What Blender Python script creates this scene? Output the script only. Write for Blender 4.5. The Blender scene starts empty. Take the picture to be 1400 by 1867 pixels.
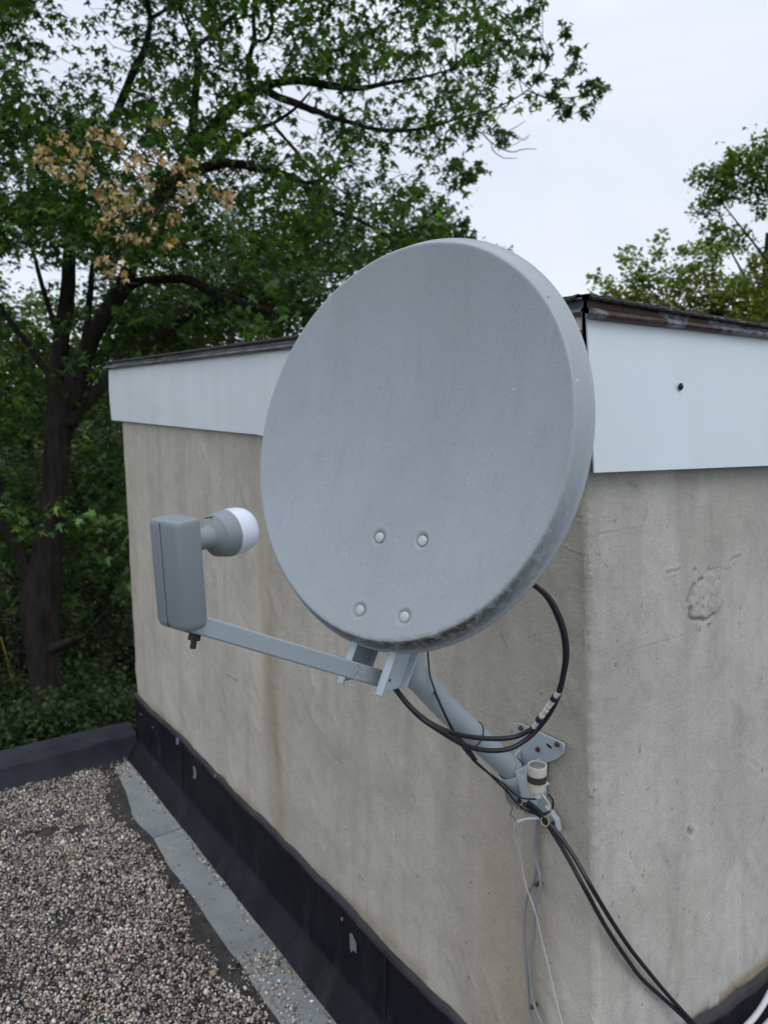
import bpy, math, random
import numpy as np
from mathutils import Vector, Matrix
R = math.radians
rng = np.random.default_rng(7)
random.seed(7)
sc = bpy.context.scene
C = sc.collection

# ------------------------------------------------------------------ camera, sky, sun, exposure
CP, CR, CY = .14403, .01165, -.949057
FPX = 1369.1
def _rot():
    cp, sp, cr, sr, cy, sy = math.cos(CP), math.sin(CP), math.cos(CR), math.sin(CR), math.cos(CY), math.sin(CY)
    base = np.array([[1,0,0],[0,0,-1],[0,1,0]], float)
    return (np.array([[cr,-sr,0],[sr,cr,0],[0,0,1]]) @ np.array([[1,0,0],[0,cp,-sp],[0,sp,cp]]) @ base
            @ np.array([[cy,-sy,0],[sy,cy,0],[0,0,1]]))
M = _rot()
cam = bpy.data.cameras.new('camera'); co = bpy.data.objects.new('camera', cam); C.objects.link(co)
mw = Matrix.Identity(4)
for i in range(3):
    mw[i][0] = M[0][i]; mw[i][1] = -M[1][i]; mw[i][2] = -M[2][i]
co.matrix_world = mw
cam.sensor_fit = 'VERTICAL'; cam.sensor_height = 36; cam.sensor_width = 27
cam.lens = 36*FPX/1867; cam.clip_start = .02; cam.clip_end = 3000
cam.dof.use_dof = True; cam.dof.focus_distance = 1.12; cam.dof.aperture_fstop = 7.5
sc.camera = co

w = bpy.data.worlds.new('World'); sc.world = w; w.use_nodes = True
nt = w.node_tree; nt.nodes.clear()
def wn(t, **k):
    n = nt.nodes.new(t)
    for a, b in k.items(): setattr(n, a, b)
    return n
out = wn('ShaderNodeOutputWorld'); add = wn('ShaderNodeAddShader')
bg1 = wn('ShaderNodeBackground'); bg2 = wn('ShaderNodeBackground')
sky = wn('ShaderNodeTexSky', sky_type='NISHITA', sun_disc=False)
SUN_EL, SUN_AZ = R(58), R(-16)          # azimuth measured from +X towards +Y
sky.sun_elevation = SUN_EL; sky.sun_rotation = math.pi/2 - SUN_AZ
nt.links.new(sky.outputs[0], bg1.inputs[0]); bg1.inputs[1].default_value = .012
# overcast cloud deck: brighter towards the zenith, soft mottling
tc = wn('ShaderNodeTexCoord'); sx = wn('ShaderNodeSeparateXYZ'); nt.links.new(tc.outputs['Generated'], sx.inputs[0])
mp = wn('ShaderNodeMapping'); mp.inputs['Scale'].default_value = (1,1,2.2); nt.links.new(tc.outputs['Generated'], mp.inputs[0])
nz = wn('ShaderNodeTexNoise'); nz.inputs['Scale'].default_value = 3.2; nz.inputs['Detail'].default_value = 6; nz.inputs['Distortion'].default_value = .6
nt.links.new(mp.outputs[0], nz.inputs['Vector'])
cr_ = wn('ShaderNodeValToRGB'); nt.links.new(nz.outputs[0], cr_.inputs[0])
cr_.color_ramp.elements[0].position = .3; cr_.color_ramp.elements[0].color = (.72,.775,.89,1)
cr_.color_ramp.elements[1].position = .7; cr_.color_ramp.elements[1].color = (.84,.87,.945,1)
mr = wn('ShaderNodeMapRange'); mr.inputs['From Min'].default_value = .35; mr.inputs['From Max'].default_value = 1
mr.inputs['To Min'].default_value = .965; mr.inputs['To Max'].default_value = 1.45
nt.links.new(sx.outputs['Z'], mr.inputs[0]); nt.links.new(cr_.outputs[0], bg2.inputs[0]); nt.links.new(mr.outputs[0], bg2.inputs[1])
nt.links.new(bg1.outputs[0], add.inputs[0]); nt.links.new(bg2.outputs[0], add.inputs[1]); nt.links.new(add.outputs[0], out.inputs[0])

sl = bpy.data.lights.new('sun', 'SUN'); sl.energy = .7; sl.angle = R(30); sl.color = (1,.97,.93)
so = bpy.data.objects.new('sun', sl); C.objects.link(so)
sd = Vector((math.cos(SUN_EL)*math.cos(SUN_AZ), math.cos(SUN_EL)*math.sin(SUN_AZ), math.sin(SUN_EL)))
so.rotation_euler = sd.to_track_quat('Z', 'Y').to_euler(); so.location = sd*30
sc.view_settings.view_transform = 'Standard'; sc.view_settings.look = 'None'
sc.view_settings.exposure = .07; sc.view_settings.gamma = 1; sc.view_settings.use_curve_mapping = False

# ------------------------------------------------------------------ helpers
def ray(px, py): return M.T @ np.array([(px-700)/FPX, (py-933.5)/FPX, 1.])
def atD(px, py, D): return ray(px, py)*D                      # at forward distance D
def onY(px, py, Y): d = ray(px, py); return d*Y/d[1]
def onX(px, py, X): d = ray(px, py); return d*X/d[0]
def onZ(px, py, Z): d = ray(px, py); return d*Z/d[2]
def onPl(px, py, n, k): d = ray(px, py); n = np.array(n, float); return d*k/(d@n)

def mesh_obj(name, V, F, mat, parent=None, smooth=False, attrs=None, mats=None, midx=None, origin=None):
    V = np.asarray(V, float).reshape(-1, 3)
    if parent is not None:
        r = parent
        while r.parent: r = r.parent
        V = V - np.array(r.location)
        loc = None
    else:
        loc = np.array(origin) if origin is not None else np.array([V[:,0].mean(), V[:,1].mean(), V[:,2].min()])
        V = V - loc
    me = bpy.data.meshes.new(name)
    if isinstance(F, np.ndarray):
        n, k = F.shape
        me.vertices.add(len(V)); me.vertices.foreach_set('co', V.astype(np.float32).ravel())
        me.loops.add(n*k); me.loops.foreach_set('vertex_index', F.astype(np.int32).ravel())
        me.polygons.add(n); me.polygons.foreach_set('loop_start', np.arange(0, n*k, k, dtype=np.int32))
        me.update(calc_edges=True)
    else:
        me.from_pydata(V.tolist(), [], [list(map(int, f)) for f in F]); me.update()
    if smooth: me.polygons.foreach_set('use_smooth', np.ones(len(me.polygons), bool))
    me.materials.append(mat)
    if mats:
        for m in mats: me.materials.append(m)
        me.polygons.foreach_set('material_index', np.asarray(midx, np.int32))
    if attrs:
        for k_, a in attrs.items():
            a = np.asarray(a, np.float32)
            if a.ndim == 1: at = me.attributes.new(k_, 'FLOAT', 'POINT'); at.data.foreach_set('value', a)
            else:
                if a.shape[1] == 3: a = np.hstack([a, np.ones((len(a), 1), np.float32)])
                at = me.attributes.new(k_, 'FLOAT_COLOR', 'POINT'); at.data.foreach_set('color', a.ravel())
    o = bpy.data.objects.new(name, me); C.objects.link(o)
    if parent is not None: o.parent = parent
    else: o.location = loc
    return o
def tag(o, label=None, cat=None, group=None, kind=None):
    if label: o['label'] = label
    if cat: o['category'] = cat
    if group: o['group'] = group
    if kind: o['kind'] = kind
    return o
def root(name, loc, label, cat, group=None):
    o = bpy.data.objects.new(name, None); o.empty_display_size = .1; o.location = Vector([float(v) for v in loc]); C.objects.link(o)
    return tag(o, label, cat, group)

class MB:
    def __init__(s): s.V = []; s.F = []
    def add(s, V, F):
        b = len(s.V); s.V += [list(map(float, v)) for v in V]; s.F += [[i+b for i in f] for f in F]
    def box(s, c, sz, ax=None):
        c = np.array(c, float); ax = np.eye(3) if ax is None else np.array(ax, float)
        V = [c + ax[0]*sz[0]*i/2 + ax[1]*sz[1]*j/2 + ax[2]*sz[2]*k/2 for i in (-1,1) for j in (-1,1) for k in (-1,1)]
        s.add(V, [(0,1,3,2),(4,6,7,5),(0,4,5,1),(2,3,7,6),(0,2,6,4),(1,5,7,3)])
    def prism(s, poly, off):
        poly = [np.array(p, float) for p in poly]; off = np.array(off, float); n = len(poly)
        s.add(poly + [p+off for p in poly], [list(range(n))[::-1], list(range(n, 2*n))] + [(i, (i+1)%n, n+(i+1)%n, n+i) for i in range(n)])
    def tube(s, P, rad, seg=10, caps=True):
        V, F = tube(P, rad, seg, caps); s.add(V, F)
    def lathe(s, c, ax, prof, seg=24):
        ax = np.array(ax, float); ax /= np.linalg.norm(ax); a = np.cross(ax, [0,0,1.] if abs(ax[2]) < .9 else [1.,0,0]); a /= np.linalg.norm(a); b = np.cross(ax, a)
        V = []; F = []
        for h, r in prof:
            for i in range(seg):
                t = 2*math.pi*i/seg; V.append(np.array(c)+ax*h+(a*math.cos(t)+b*math.sin(t))*r)
        for j in range(len(prof)-1):
            for i in range(seg): k = (i+1)%seg; F.append((j*seg+i, j*seg+k, (j+1)*seg+k, (j+1)*seg+i))
        F.append(list(range(seg))[::-1]); F.append([(len(prof)-1)*seg+i for i in range(seg)])
        s.add(V, F)
    def obj(s, name, mat, parent=None, smooth=False, bevel=0, seg=2, angle=35, **k):
        o = mesh_obj(name, s.V, s.F, mat, parent, smooth, **k)
        if bevel:
            b = o.modifiers.new('bevel', 'BEVEL'); b.width = bevel; b.segments = seg; b.limit_method = 'ANGLE'; b.angle_limit = R(30)
        if smooth or bevel:
            o.data.polygons.foreach_set('use_smooth', np.ones(len(o.data.polygons), bool))
            o.data.set_sharp_from_angle(angle=R(angle))
        return o
def smoothpath(P, n=8):
    P = np.array(P, float); out = []
    Q = np.vstack([2*P[0]-P[1], P, 2*P[-1]-P[-2]])
    for i in range(1, len(Q)-2):
        for t in np.linspace(0, 1, n, endpoint=False):
            a, b, c, d = Q[i-1], Q[i], Q[i+1], Q[i+2]
            out.append(.5*((2*b)+(-a+c)*t+(2*a-5*b+4*c-d)*t*t+(-a+3*b-3*c+d)*t**3))
    out.append(Q[-2]); return np.array(out)
def tube(P, rad, seg=10, caps=True, flat=None):
    P = np.array(P, float); n = len(P); rad = np.full(n, rad) if np.isscalar(rad) else np.array(rad)
    T = np.gradient(P, axis=0); T /= np.linalg.norm(T, axis=1)[:,None]+1e-12
    a = np.cross(T[0], [0,0,1.]);
    if np.linalg.norm(a) < .05: a = np.cross(T[0], [1.,0,0])
    a /= np.linalg.norm(a); V = np.zeros((n, seg, 3)); th = np.linspace(0, 2*np.pi, seg, endpoint=False)
    for i in range(n):
        a = a - T[i]*(a@T[i]); a /= np.linalg.norm(a); b = np.cross(T[i], a)
        k = 1 if flat is None else flat
        V[i] = P[i] + rad[i]*(np.cos(th)[:,None]*a + k*np.sin(th)[:,None]*b)
    F = []
    for i in range(n-1):
        for j in range(seg): k = (j+1)%seg; F.append((i*seg+j, i*seg+k, (i+1)*seg+k, (i+1)*seg+j))
    if caps: F.append(list(range(seg))[::-1]); F.append([(n-1)*seg+j for j in range(seg)])
    return V.reshape(-1, 3), F

# value noise in numpy
def _h(ix, iy, s):
    v = (ix*374761393 + iy*668265263 + s*974711) & 0xffffffff
    v = ((v ^ (v >> 13))*1274126177) & 0xffffffff
    return ((v ^ (v >> 16)) & 0xffff)/65535.
def vnoise(x, y, s=0):
    x = np.asarray(x, float); y = np.asarray(y, float)
    ix = np.floor(x).astype(np.int64); iy = np.floor(y).astype(np.int64); fx = x-ix; fy = y-iy
    fx = fx*fx*(3-2*fx); fy = fy*fy*(3-2*fy)
    return (_h(ix,iy,s)*(1-fx)+_h(ix+1,iy,s)*fx)*(1-fy) + (_h(ix,iy+1,s)*(1-fx)+_h(ix+1,iy+1,s)*fx)*fy
def fbm(x, y, o=4, s=0):
    t = 0; a = .5; n = 0
    for i in range(o): t = t+a*vnoise(x*2**i, y*2**i, s+i*17); n += a; a *= .5
    return t/n

# ------------------------------------------------------------------ material builder
class G:
    def __init__(s, name, rough=.6, metal=0., spec=.5):
        s.m = bpy.data.materials.new(name); s.m.use_nodes = True; s.t = s.m.node_tree
        s.b = s.t.nodes['Principled BSDF']; s.b.inputs['Roughness'].default_value = rough; s.b.inputs['Metallic'].default_value = metal
        s.b.inputs['Specular IOR Level'].default_value = spec; s.tc = s.t.nodes.new('ShaderNodeTexCoord')
    def n(s, t): return s.t.nodes.new(t)
    def l(s, a, b): s.t.links.new(a, b)
    def noise(s, scale, detail=4, rough=.55, stretch=None, dist=0):
        n = s.n('ShaderNodeTexNoise'); n.inputs['Scale'].default_value = scale; n.inputs['Detail'].default_value = detail
        n.inputs['Roughness'].default_value = rough; n.inputs['Distortion'].default_value = dist
        if stretch:
            m = s.n('ShaderNodeMapping'); m.inputs['Scale'].default_value = stretch; s.l(s.tc.outputs['Object'], m.inputs[0]); s.l(m.outputs[0], n.inputs['Vector'])
        else: s.l(s.tc.outputs['Object'], n.inputs['Vector'])
        return n.outputs[0]
    def ramp(s, fac, stops):
        r = s.n('ShaderNodeValToRGB'); s.l(fac, r.inputs[0]); e = r.color_ramp.elements
        while len(e) < len(stops): e.new(.5)
        for i, (p, c) in enumerate(stops):
            e[i].position = p; e[i].color = (*((c,)*3 if np.isscalar(c) else c), 1)
        return r.outputs[0]
    def mix(s, fac, a, b, mode='MIX'):
        m = s.n('ShaderNodeMix'); m.data_type = 'RGBA'; m.blend_type = mode
        for v, i in ((fac, 0), (a, 6), (b, 7)):
            if hasattr(v, 'links'): s.l(v, m.inputs[i])
            elif i == 0: m.inputs[0].default_value = v
            else: m.inputs[i].default_value = (*((v,)*3 if np.isscalar(v) else v), 1)
        return m.outputs[2]
    def attr(s, name, col=False):
        a = s.n('ShaderNodeAttribute'); a.attribute_name = name; return a.outputs['Color' if col else 'Fac']
    def math(s, op, a, b=0.):
        m = s.n('ShaderNodeMath'); m.operation = op
        for v, i in ((a, 0), (b, 1)):
            if hasattr(v, 'links'): s.l(v, m.inputs[i])
            else: m.inputs[i].default_value = v
        return m.outputs[0]
    def color(s, c):
        if hasattr(c, 'links'): s.l(c, s.b.inputs['Base Color'])
        else: s.b.inputs['Base Color'].default_value = (*c, 1)
        return s
    def rough(s, c): s.l(c, s.b.inputs['Roughness']); return s
    def bump(s, h, dist=.001, strength=1., prev=None):
        b = s.n('ShaderNodeBump'); b.inputs['Distance'].default_value = dist; b.inputs['Strength'].default_value = strength
        s.l(h, b.inputs['Height'])
        if prev is not None: s.l(prev, b.inputs['Normal'])
        s.l(b.outputs[0], s.b.inputs['Normal']); return b.outputs[0]

def stucco(name, c1, c2, c3):
    g = G(name, .92, spec=.25)
    a = g.mix(g.ramp(g.noise(2.6, 5, dist=.5), [(.33,0.),(.68,1.)]), c1, c2)
    a = g.mix(g.math('MULTIPLY', g.ramp(g.noise(9, 5, .65, (1,1,.12)), [(.44,0.),(.66,1.)]), .8), a, c3)
    a = g.mix(g.math('MULTIPLY', g.ramp(g.noise(5, 7, .72, dist=.6), [(.48,0.),(.66,1.)]), .32), a, tuple(v*.70 for v in c2))
    a = g.mix(g.math('MULTIPLY', g.ramp(g.noise(14, 6, .7), [(.5,0.),(.75,1.)]), .4), a, tuple(v*.72 for v in c2))
    a = g.mix(1., a, g.ramp(g.noise(360, 3, .75), [(.25,.74),(.75,1.24)]), 'MULTIPLY')
    a = g.mix(g.math('MULTIPLY', g.ramp(g.noise(55, 2, .5), [(.70,0.),(.76,1.)]), .5), a, (.10,.09,.08))
    a = g.mix(g.attr('stain'), a, (.27,.205,.13))
    a = g.mix(g.attr('dark'), a, (.055,.05,.045))
    g.color(a)
    b = g.bump(g.noise(28, 5, .6), .003, .7)
    b = g.bump(g.noise(90, 5, .75), .0022, .7, b)
    g.bump(g.noise(330, 4, .75), .0014, 1., b)
    return g.m
M_stuccoA = stucco('stucco_plaster', (.57,.535,.455), (.465,.435,.37), (.41,.38,.32))
M_stuccoB = stucco('stucco_plaster_edge', (.58,.57,.515), (.455,.44,.40), (.395,.38,.35))

def painted(name, c, rough=.45, streak=.12, speck=.1, metal=0., bumpd=.00025):
    g = G(name, rough, metal)
    a = g.mix(g.ramp(g.noise(9, 5, .6, (1,1,.12)), [(.35,0.),(.75,1.)]), c, tuple(v*(1-streak) for v in c))
    a = g.mix(g.ramp(g.noise(3, 4), [(.3,0.),(.7,1.)]), a, g.mix(.5, a, tuple(v*(1-streak) for v in c)))
    a = g.mix(1., a, g.ramp(g.noise(600, 3, .7), [(.25,1-speck),(.75,1+speck)]), 'MULTIPLY')
    a = g.mix(g.math('MULTIPLY', g.ramp(g.noise(160, 3, .6), [(.69,0.),(.76,1.)]), .35), a, tuple(v*.45 for v in c))
    g.color(a); g.rough(g.ramp(g.noise(30, 3), [(.3,rough-.08),(.7,rough+.12)]))
    g.bump(g.noise(500, 3, .6), bumpd, .7)
    return g.m, g, a
M_dish, g_, a_ = painted('dish_paint', (.326,.370,.396), .42, .13, .16, bumpd=.0004)
gr = g_.attr('grime_shade')
gm = g_.math('MULTIPLY', gr, g_.ramp(g_.noise(70, 5, .7), [(.40,.12),(.50,1.)]))
a_ = g_.mix(gm, a_, g_.mix(g_.ramp(g_.noise(260, 3), [(.45,0.),(.62,1.)]), (.035,.033,.028), (.14,.13,.085)))
a_ = g_.mix(g_.math('MULTIPLY', g_.ramp(g_.noise(26, 6, .75, (1,1,.4)), [(.60,0.),(.72,1.)]), .38), a_, (.19,.225,.24))
a_ = g_.mix(g_.math('MULTIPLY', g_.ramp(g_.noise(55, 5, .7, (1,1,.07)), [(.55,0.),(.75,1.)]), .30), a_, (.20,.225,.235))
a_ = g_.mix(g_.math('MULTIPLY', g_.ramp(g_.noise(210, 4, .65), [(.64,0.),(.70,1.)]), .5), a_, (.13,.15,.155))
a_ = g_.mix(g_.math('MULTIPLY', g_.ramp(g_.noise(150, 2, .6, dist=1), [(.72,0.),(.75,1.)]), .5), a_, (.55,.60,.60))
g_.color(a_)
M_arm, g_, a_ = painted('galvanised_paint', (.37,.44,.48), .4, .1, .13)
g_.color(g_.mix(g_.attr('worn'), a_, g_.mix(g_.ramp(g_.noise(260,4,.7), [(.45,0.),(.55,1.)]), (.20,.25,.28), (.43,.48,.50))))
M_mast = painted('mast_paint', (.40,.47,.51), .42, .1, .1)[0]
M_plate = painted('bracket_zinc', (.42,.49,.53), .4, .12, .08)[0]
M_lnb = painted('grey_plastic', (.215,.25,.27), .48, .06, .04, bumpd=.0001)[0]
M_lnbd = painted('grey_plastic_cone', (.215,.25,.27), .5, .05, .04, bumpd=.0001)[0]
M_cap = painted('white_plastic', (.66,.72,.82), .3, .04, .02, bumpd=.0001)[0]
M_bolt = painted('zinc_bolt', (.54,.58,.57), .4, .12, .1, metal=.2)[0]
M_fasA = painted('white_sheet_metal', (.70,.765,.79), .42, .12, .03, bumpd=.0001)[0]
M_fasB = painted('pale_sheet_metal', (.66,.76,.80), .38, .05, .02, bumpd=.0001)[0]
M_cream = painted('cream_sheet_metal', (.62,.60,.54), .5, .1, .05)[0]
M_black = G('black_gap', .9).color((.008,.008,.009)).m
M_coax = G('black_cable_jacket', .42).color((.012,.013,.018)).m
M_tie = G('dark_tie', .5).color((.01,.012,.02)).m
M_band = G('navy_band', .4).color((.012,.02,.05)).m
M_nickel = G('nickel', .3, .35).color((.80,.78,.68)).m
M_wirew = painted('white_flat_wire', (.56,.58,.60), .5, .05, .03)[0]
M_wireg = painted('grey_cable_jacket', (.25,.26,.27), .45, .05, .04)[0]
M_yellowgreen = G('aged_tie', .5).color((.36,.38,.22)).m
M_beige = painted('beige_plastic', (.52,.50,.44), .45, .06, .04)[0]
M_darkband = G('dark_rubber', .6).color((.035,.03,.035)).m
M_lens = G('smoked_lens', .15).color((.16,.16,.17)).m
g = G('rusty_bolt', .85); g.color(g.mix(g.ramp(g.noise(300,4), [(.4,0.),(.6,1.)]), (.05,.016,.012), (.13,.05,.03))); M_rust = g.m
g = G('galvanised_rust', .55, .1)
a = g.mix(g.ramp(g.noise(6, 2, .4, dist=.4), [(.485,0.),(.50,1.)]), (.20,.235,.27), (.075,.036,.026))
a = g.mix(g.ramp(g.noise(60, 5, .7), [(.42,0.),(.62,1.)]), a, (.035,.022,.02)); g.color(a); g.bump(g.noise(120,4), .001); M_rustedge = g.m
g = G('dark_drip_edge', .45, .2); g.color(g.mix(g.ramp(g.noise(9, 4), [(.35,0.),(.65,1.)]), (.045,.05,.055), (.14,.155,.17))); g.bump(g.noise(60,4), .001); M_drip = g.m
g = G('torn_roofing', .9); g.color(g.mix(g.ramp(g.noise(80, 4), [(.35,0.),(.7,1.)]), (.008,.008,.008), (.035,.032,.03))); g.bump(g.noise(250,4,.7), .003); M_tarpaper = g.m
def membrane(name, c, rough):
    g = G(name, rough, spec=.13); a = g.mix(g.ramp(g.noise(7, 5, .6), [(.35,0.),(.7,1.)]), c, tuple(v*1.7+.004 for v in c))
    a = g.mix(g.math('MULTIPLY', g.ramp(g.noise(240, 3, .6), [(.68,0.),(.75,1.)]), .5), a, (.10,.10,.10))
    a = g.mix(g.math('MULTIPLY', g.ramp(g.noise(5, 5, .7, (1,1,.3)), [(.52,0.),(.72,1.)]), .45), a, (.05,.05,.052))
    g.color(a); g.rough(g.ramp(g.noise(14,4), [(.3,rough-.12),(.7,rough+.15)])); b = g.bump(g.noise(11,3), .004, .5); g.bump(g.noise(200,3), .0006, .6, b); return g.m
M_memb = membrane('black_flashing', (.0045,.005,.008), .5)
M_memb2 = membrane('charcoal_flange', (.008,.009,.0115), .55)
M_parapet = membrane('charcoal_membrane', (.017,.019,.027), .45)
M_membedge = membrane('flashing_edge', (.035,.033,.038), .6)
g = G('mineral_felt', .95, spec=.2); a = g.mix(g.ramp(g.noise(5,5), [(.3,0.),(.7,1.)]), (.30,.325,.325), (.21,.23,.23))
a = g.mix(1., a, g.ramp(g.noise(420,3,.8), [(.3,.45),(.7,1.5)]), 'MULTIPLY')
a = g.mix(g.math('MULTIPLY', g.ramp(g.noise(30,5,.7), [(.55,0.),(.7,1.)]), .4), a, (.12,.11,.10)); g.color(a); g.bump(g.noise(700,3), .001); M_felt = g.m
g = G('roof_tar', .8); g.color(g.mix(g.ramp(g.noise(20,5), [(.35,0.),(.7,1.)]), (.020,.018,.017), (.055,.048,.045))); g.bump(g.noise(60,5), .004); M_tar = g.m
g = G('roof_grit', .95, spec=.2)
v = g.n('ShaderNodeTexVoronoi'); v.inputs['Scale'].default_value = 130; g.l(g.tc.outputs['Object'], v.inputs['Vector'])
g.color(g.mix(1., g.ramp(v.outputs['Color'], [(.1,.05),(.45,.16),(.8,.42)]), g.ramp(v.outputs['Distance'], [(.2,1.),(.7,.25)]), 'MULTIPLY')); g.bump(g.math('SUBTRACT', 1., v.outputs['Distance']), .004); M_grit = g.m
g = G('pebble', .75, spec=.35); g.color(g.mix(1., g.attr('col', True), g.ramp(g.noise(700,3), [(.3,.75),(.7,1.2)]), 'MULTIPLY')); M_peb = g.m
g = G('paint_chip', .8); g.color((.17,.17,.19)); M_chip = g.m
g = G('brick_wall', .9); g.color(g.mix(g.ramp(g.noise(3,4), [(.3,0.),(.7,1.)]), (.25,.11,.07), (.18,.08,.05))); M_brick = g.m
g = G('forest_floor', 1., spec=.1); g.color(g.mix(g.ramp(g.noise(1.5,6), [(.35,0.),(.65,1.)]), (.03,.045,.015), (.05,.04,.025))); g.bump(g.noise(6,5), .05); M_ground = g.m
g = G('maple_bark', .95, spec=.15); a = g.mix(g.ramp(g.noise(9,6,.7,(1,1,.2)), [(.38,0.),(.68,1.)]), (.015,.0135,.012), (.046,.041,.036)); g.color(a); g.bump(g.noise(16,6,.7,(1,1,.2)), .02); M_bark = g.m
g = G('pale_bark', .9, spec=.2); g.color(g.mix(g.ramp(g.noise(20,4), [(.3,0.),(.7,1.)]), (.10,.075,.06), (.20,.155,.13))); M_barkp = g.m
g = G('twig_bark', .9, spec=.15); g.color((.045,.038,.03)); M_twig = g.m
g = G('bare_twig_bark', .9, spec=.15); g.color((.20,.18,.17)); M_twigp = g.m
def leafmat(name, tr=.35):
    g = G(name, .5, spec=.35); c = g.attr('col', True); g.color(c)
    t = g.n('ShaderNodeBsdfTranslucent'); mx = g.n('ShaderNodeMixShader'); mx.inputs[0].default_value = tr
    g.l(g.mix(1., c, (1.3,1.5,.5), 'MULTIPLY'), t.inputs[0])
    g.l(g.b.outputs[0], mx.inputs[1]); g.l(t.outputs[0], mx.inputs[2]); g.l(mx.outputs[0], g.t.nodes['Material Output'].inputs[0]); return g.m
M_leaf = leafmat('leaf'); M_dead = leafmat('withered_leaf', .2)

# ------------------------------------------------------------------ setting: ground, roof, main building
ROOF = -1.62; GROUND = -5.6
mb = MB(); mb.add([(-900,-900,GROUND),(900,-900,GROUND),(900,900,GROUND),(-900,900,GROUND)], [(0,1,2,3)])
tag(mb.obj('ground', M_ground, origin=(0,0,GROUND)), kind='structure')
XL, XR, YB, YT = -3.43, 4.2, -5., 3.6
rb = root('main_building', (0, 0, GROUND), 'brick walls of the low building carrying the gravel roof', 'building')
mb = MB(); mb.box(((XL+XR)/2, (YB+YT)/2, (GROUND+ROOF-.06)/2), (XR-XL, YT-YB, ROOF-.06-GROUND)); mb.obj('wall', M_brick, rb)
mb = MB(); mb.box(((XL+XR)/2+.06, (YB+YT)/2, ROOF-.03), (XR-XL-.12, YT-YB, .058)); tag(mb.obj('roof_surface', M_grit), kind='structure')

# parapet along the far edge
mb = MB(); pr = root('parapet', (-3.37, -2, ROOF), 'low charcoal membrane covered kerb along the far roof edge', 'parapet')
ny = 90; V = []; prof = [(-3.26,-1.617),(-3.285,-1.60),(-3.296,-1.525),(-3.303,-1.513),(-3.315,-1.508),(-3.425,-1.500),(-3.447,-1.506),(-3.452,-1.56),(-3.452,-1.70)]
ys = np.linspace(-5, .985, ny)
for y in ys:
    for j, (x, z) in enumerate(prof):
        k = (fbm(y*3, j*.7, 3, 5)-.5)*.014; V.append((x + k*.5, y, z + (k if 1 < j < 7 else 0)))
m = len(prof); F = [(i*m+j, (i+1)*m+j, (i+1)*m+j+1, i*m+j+1) for i in range(ny-1) for j in range(m-1)]
mesh_obj('membrane', V, F, M_parapet, pr, True).data.set_sharp_from_angle(angle=R(50))
mb.box((-3.37, -2.01, -1.565), (.12, 5.96, .09)); mb.obj('curb', M_black, pr)

# ------------------------------------------------------------------ stucco hut
YA = 1.0
def xc(z): return -.8286 - .0873*z          # corner (slightly out of plumb)
def xl(z): return -3.3985 - .0605*z
hut = root('rooftop_hut', (-2, 2, ROOF), 'stucco rooftop hut with pale sheet metal fascia and black base flashing', 'hut')
# marks on the two walls: ((px,py),(px,py), width m, depth m, dark)
marks_B = [((1086,976),(1155,962),.0016,.002,.25),((1155,962),(1152,965),.002,.002,.3),((1172,950),(1178,910),.0010,.001,.45),((1176,945),(1178,918),.0014,.001,.6),((1252,898),(1272,915),.0014,.0015,.3),
 ((1213,1046),(1240,1036),.0026,.003,.35),((1222,1040),(1248,1044),.0015,.002,.2),((1295,1036),(1330,1037),.001,.001,.7),((1330,1022),(1349,1013),.003,.002,.35),((1150,1185),(1190,1174),.0008,.0008,.5),((1190,1174),(1245,1157),.0008,.0008,.5),((1195,1090),(1196,1215),.0007,.0006,.35),
 ((1075,1060),(1078,1140),.004,.004,.2),((1070,1240),(1074,1330),.003,.003,.2),((1213,1222),(1242,1255),.0012,.001,.2),((1332,1790),(1345,1806),.002,.0015,.5),((1268,1696),(1290,1706),.0015,.001,.25),((1255,1515),(1262,1520),.005,.004,.8),
 ((1345,1370),(1400,1400),.0014,-.0012,0),((1365,1395),(1392,1420),.0014,-.0012,0),((1210,1500),(1300,1500),.0008,.0005,.15),((1180,1700),(1182,1760),.0008,.0006,.25),((1310,1545),(1318,1570),.0015,.001,.3),((1146,880),(1160,890),.004,.002,.35)]
dots_B = [(1120,950),(1198,1462),(1152,1622),(1236,1622),(1133,1520),(1070,1590),(1074,1795),(1254,1515),(1180,1440),(1256,1663),(1300,1770),(1092,1010),(1350,1110),(1170,1105),(1145,1120),(1125,1170)]
marks_A = [((487,1308),(520,1340),.002,.0015,.2),((690,1420),(728,1488),.0014,.0015,.22),((588,1490),(600,1540),.001,.001,.2),((610,1505),(634,1575),.001,.001,.25),((656,1530),(672,1560),.0014,.001,.4),((668,1640),(669,1672),.0014,.001,.7),
 ((655,1598),(662,1607),.004,.002,.6),((410,1230),(435,1243),.003,.002,.5),((403,1228),(408,1236),.003,.002,.5),((612,1380),(630,1398),.002,.002,.45),((626,1513),(635,1514),.002,.001,.5),((753,1452),(756,1460),.003,.002,.7),((720,1520),(722,1535),.002,.001,.6),((809,1215),(816,1235),.0035,.002,-.5),
 ((840,1490),(870,1560),.001,.001,.15),((900,1400),(1000,1440),.0008,.0006,.2),((860,1290),(900,1310),.0012,.001,.25),((1040,1340),(1070,1362),.0008,.0006,.4),((985,1240),(1020,1250),.001,.001,.3),((1035,1170),(1060,1175),.001,.001,.3),
 ((912,1155),(925,1185),.002,.001,.5),((230,808),(260,812),.0015,.001,.35),((236,845),(240,880),.003,.001,.4),((245,1050),(248,1085),.004,.001,.5),((505,1455),(560,1480),.001,.001,.12),((430,820),(470,850),.001,.001,.15),((1040,940),(1075,950),.002,.002,-.4),((1030,1000),(1065,1015),.002,.002,.25),((700,1590),(740,1700),.001,.0008,.15)]
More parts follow.
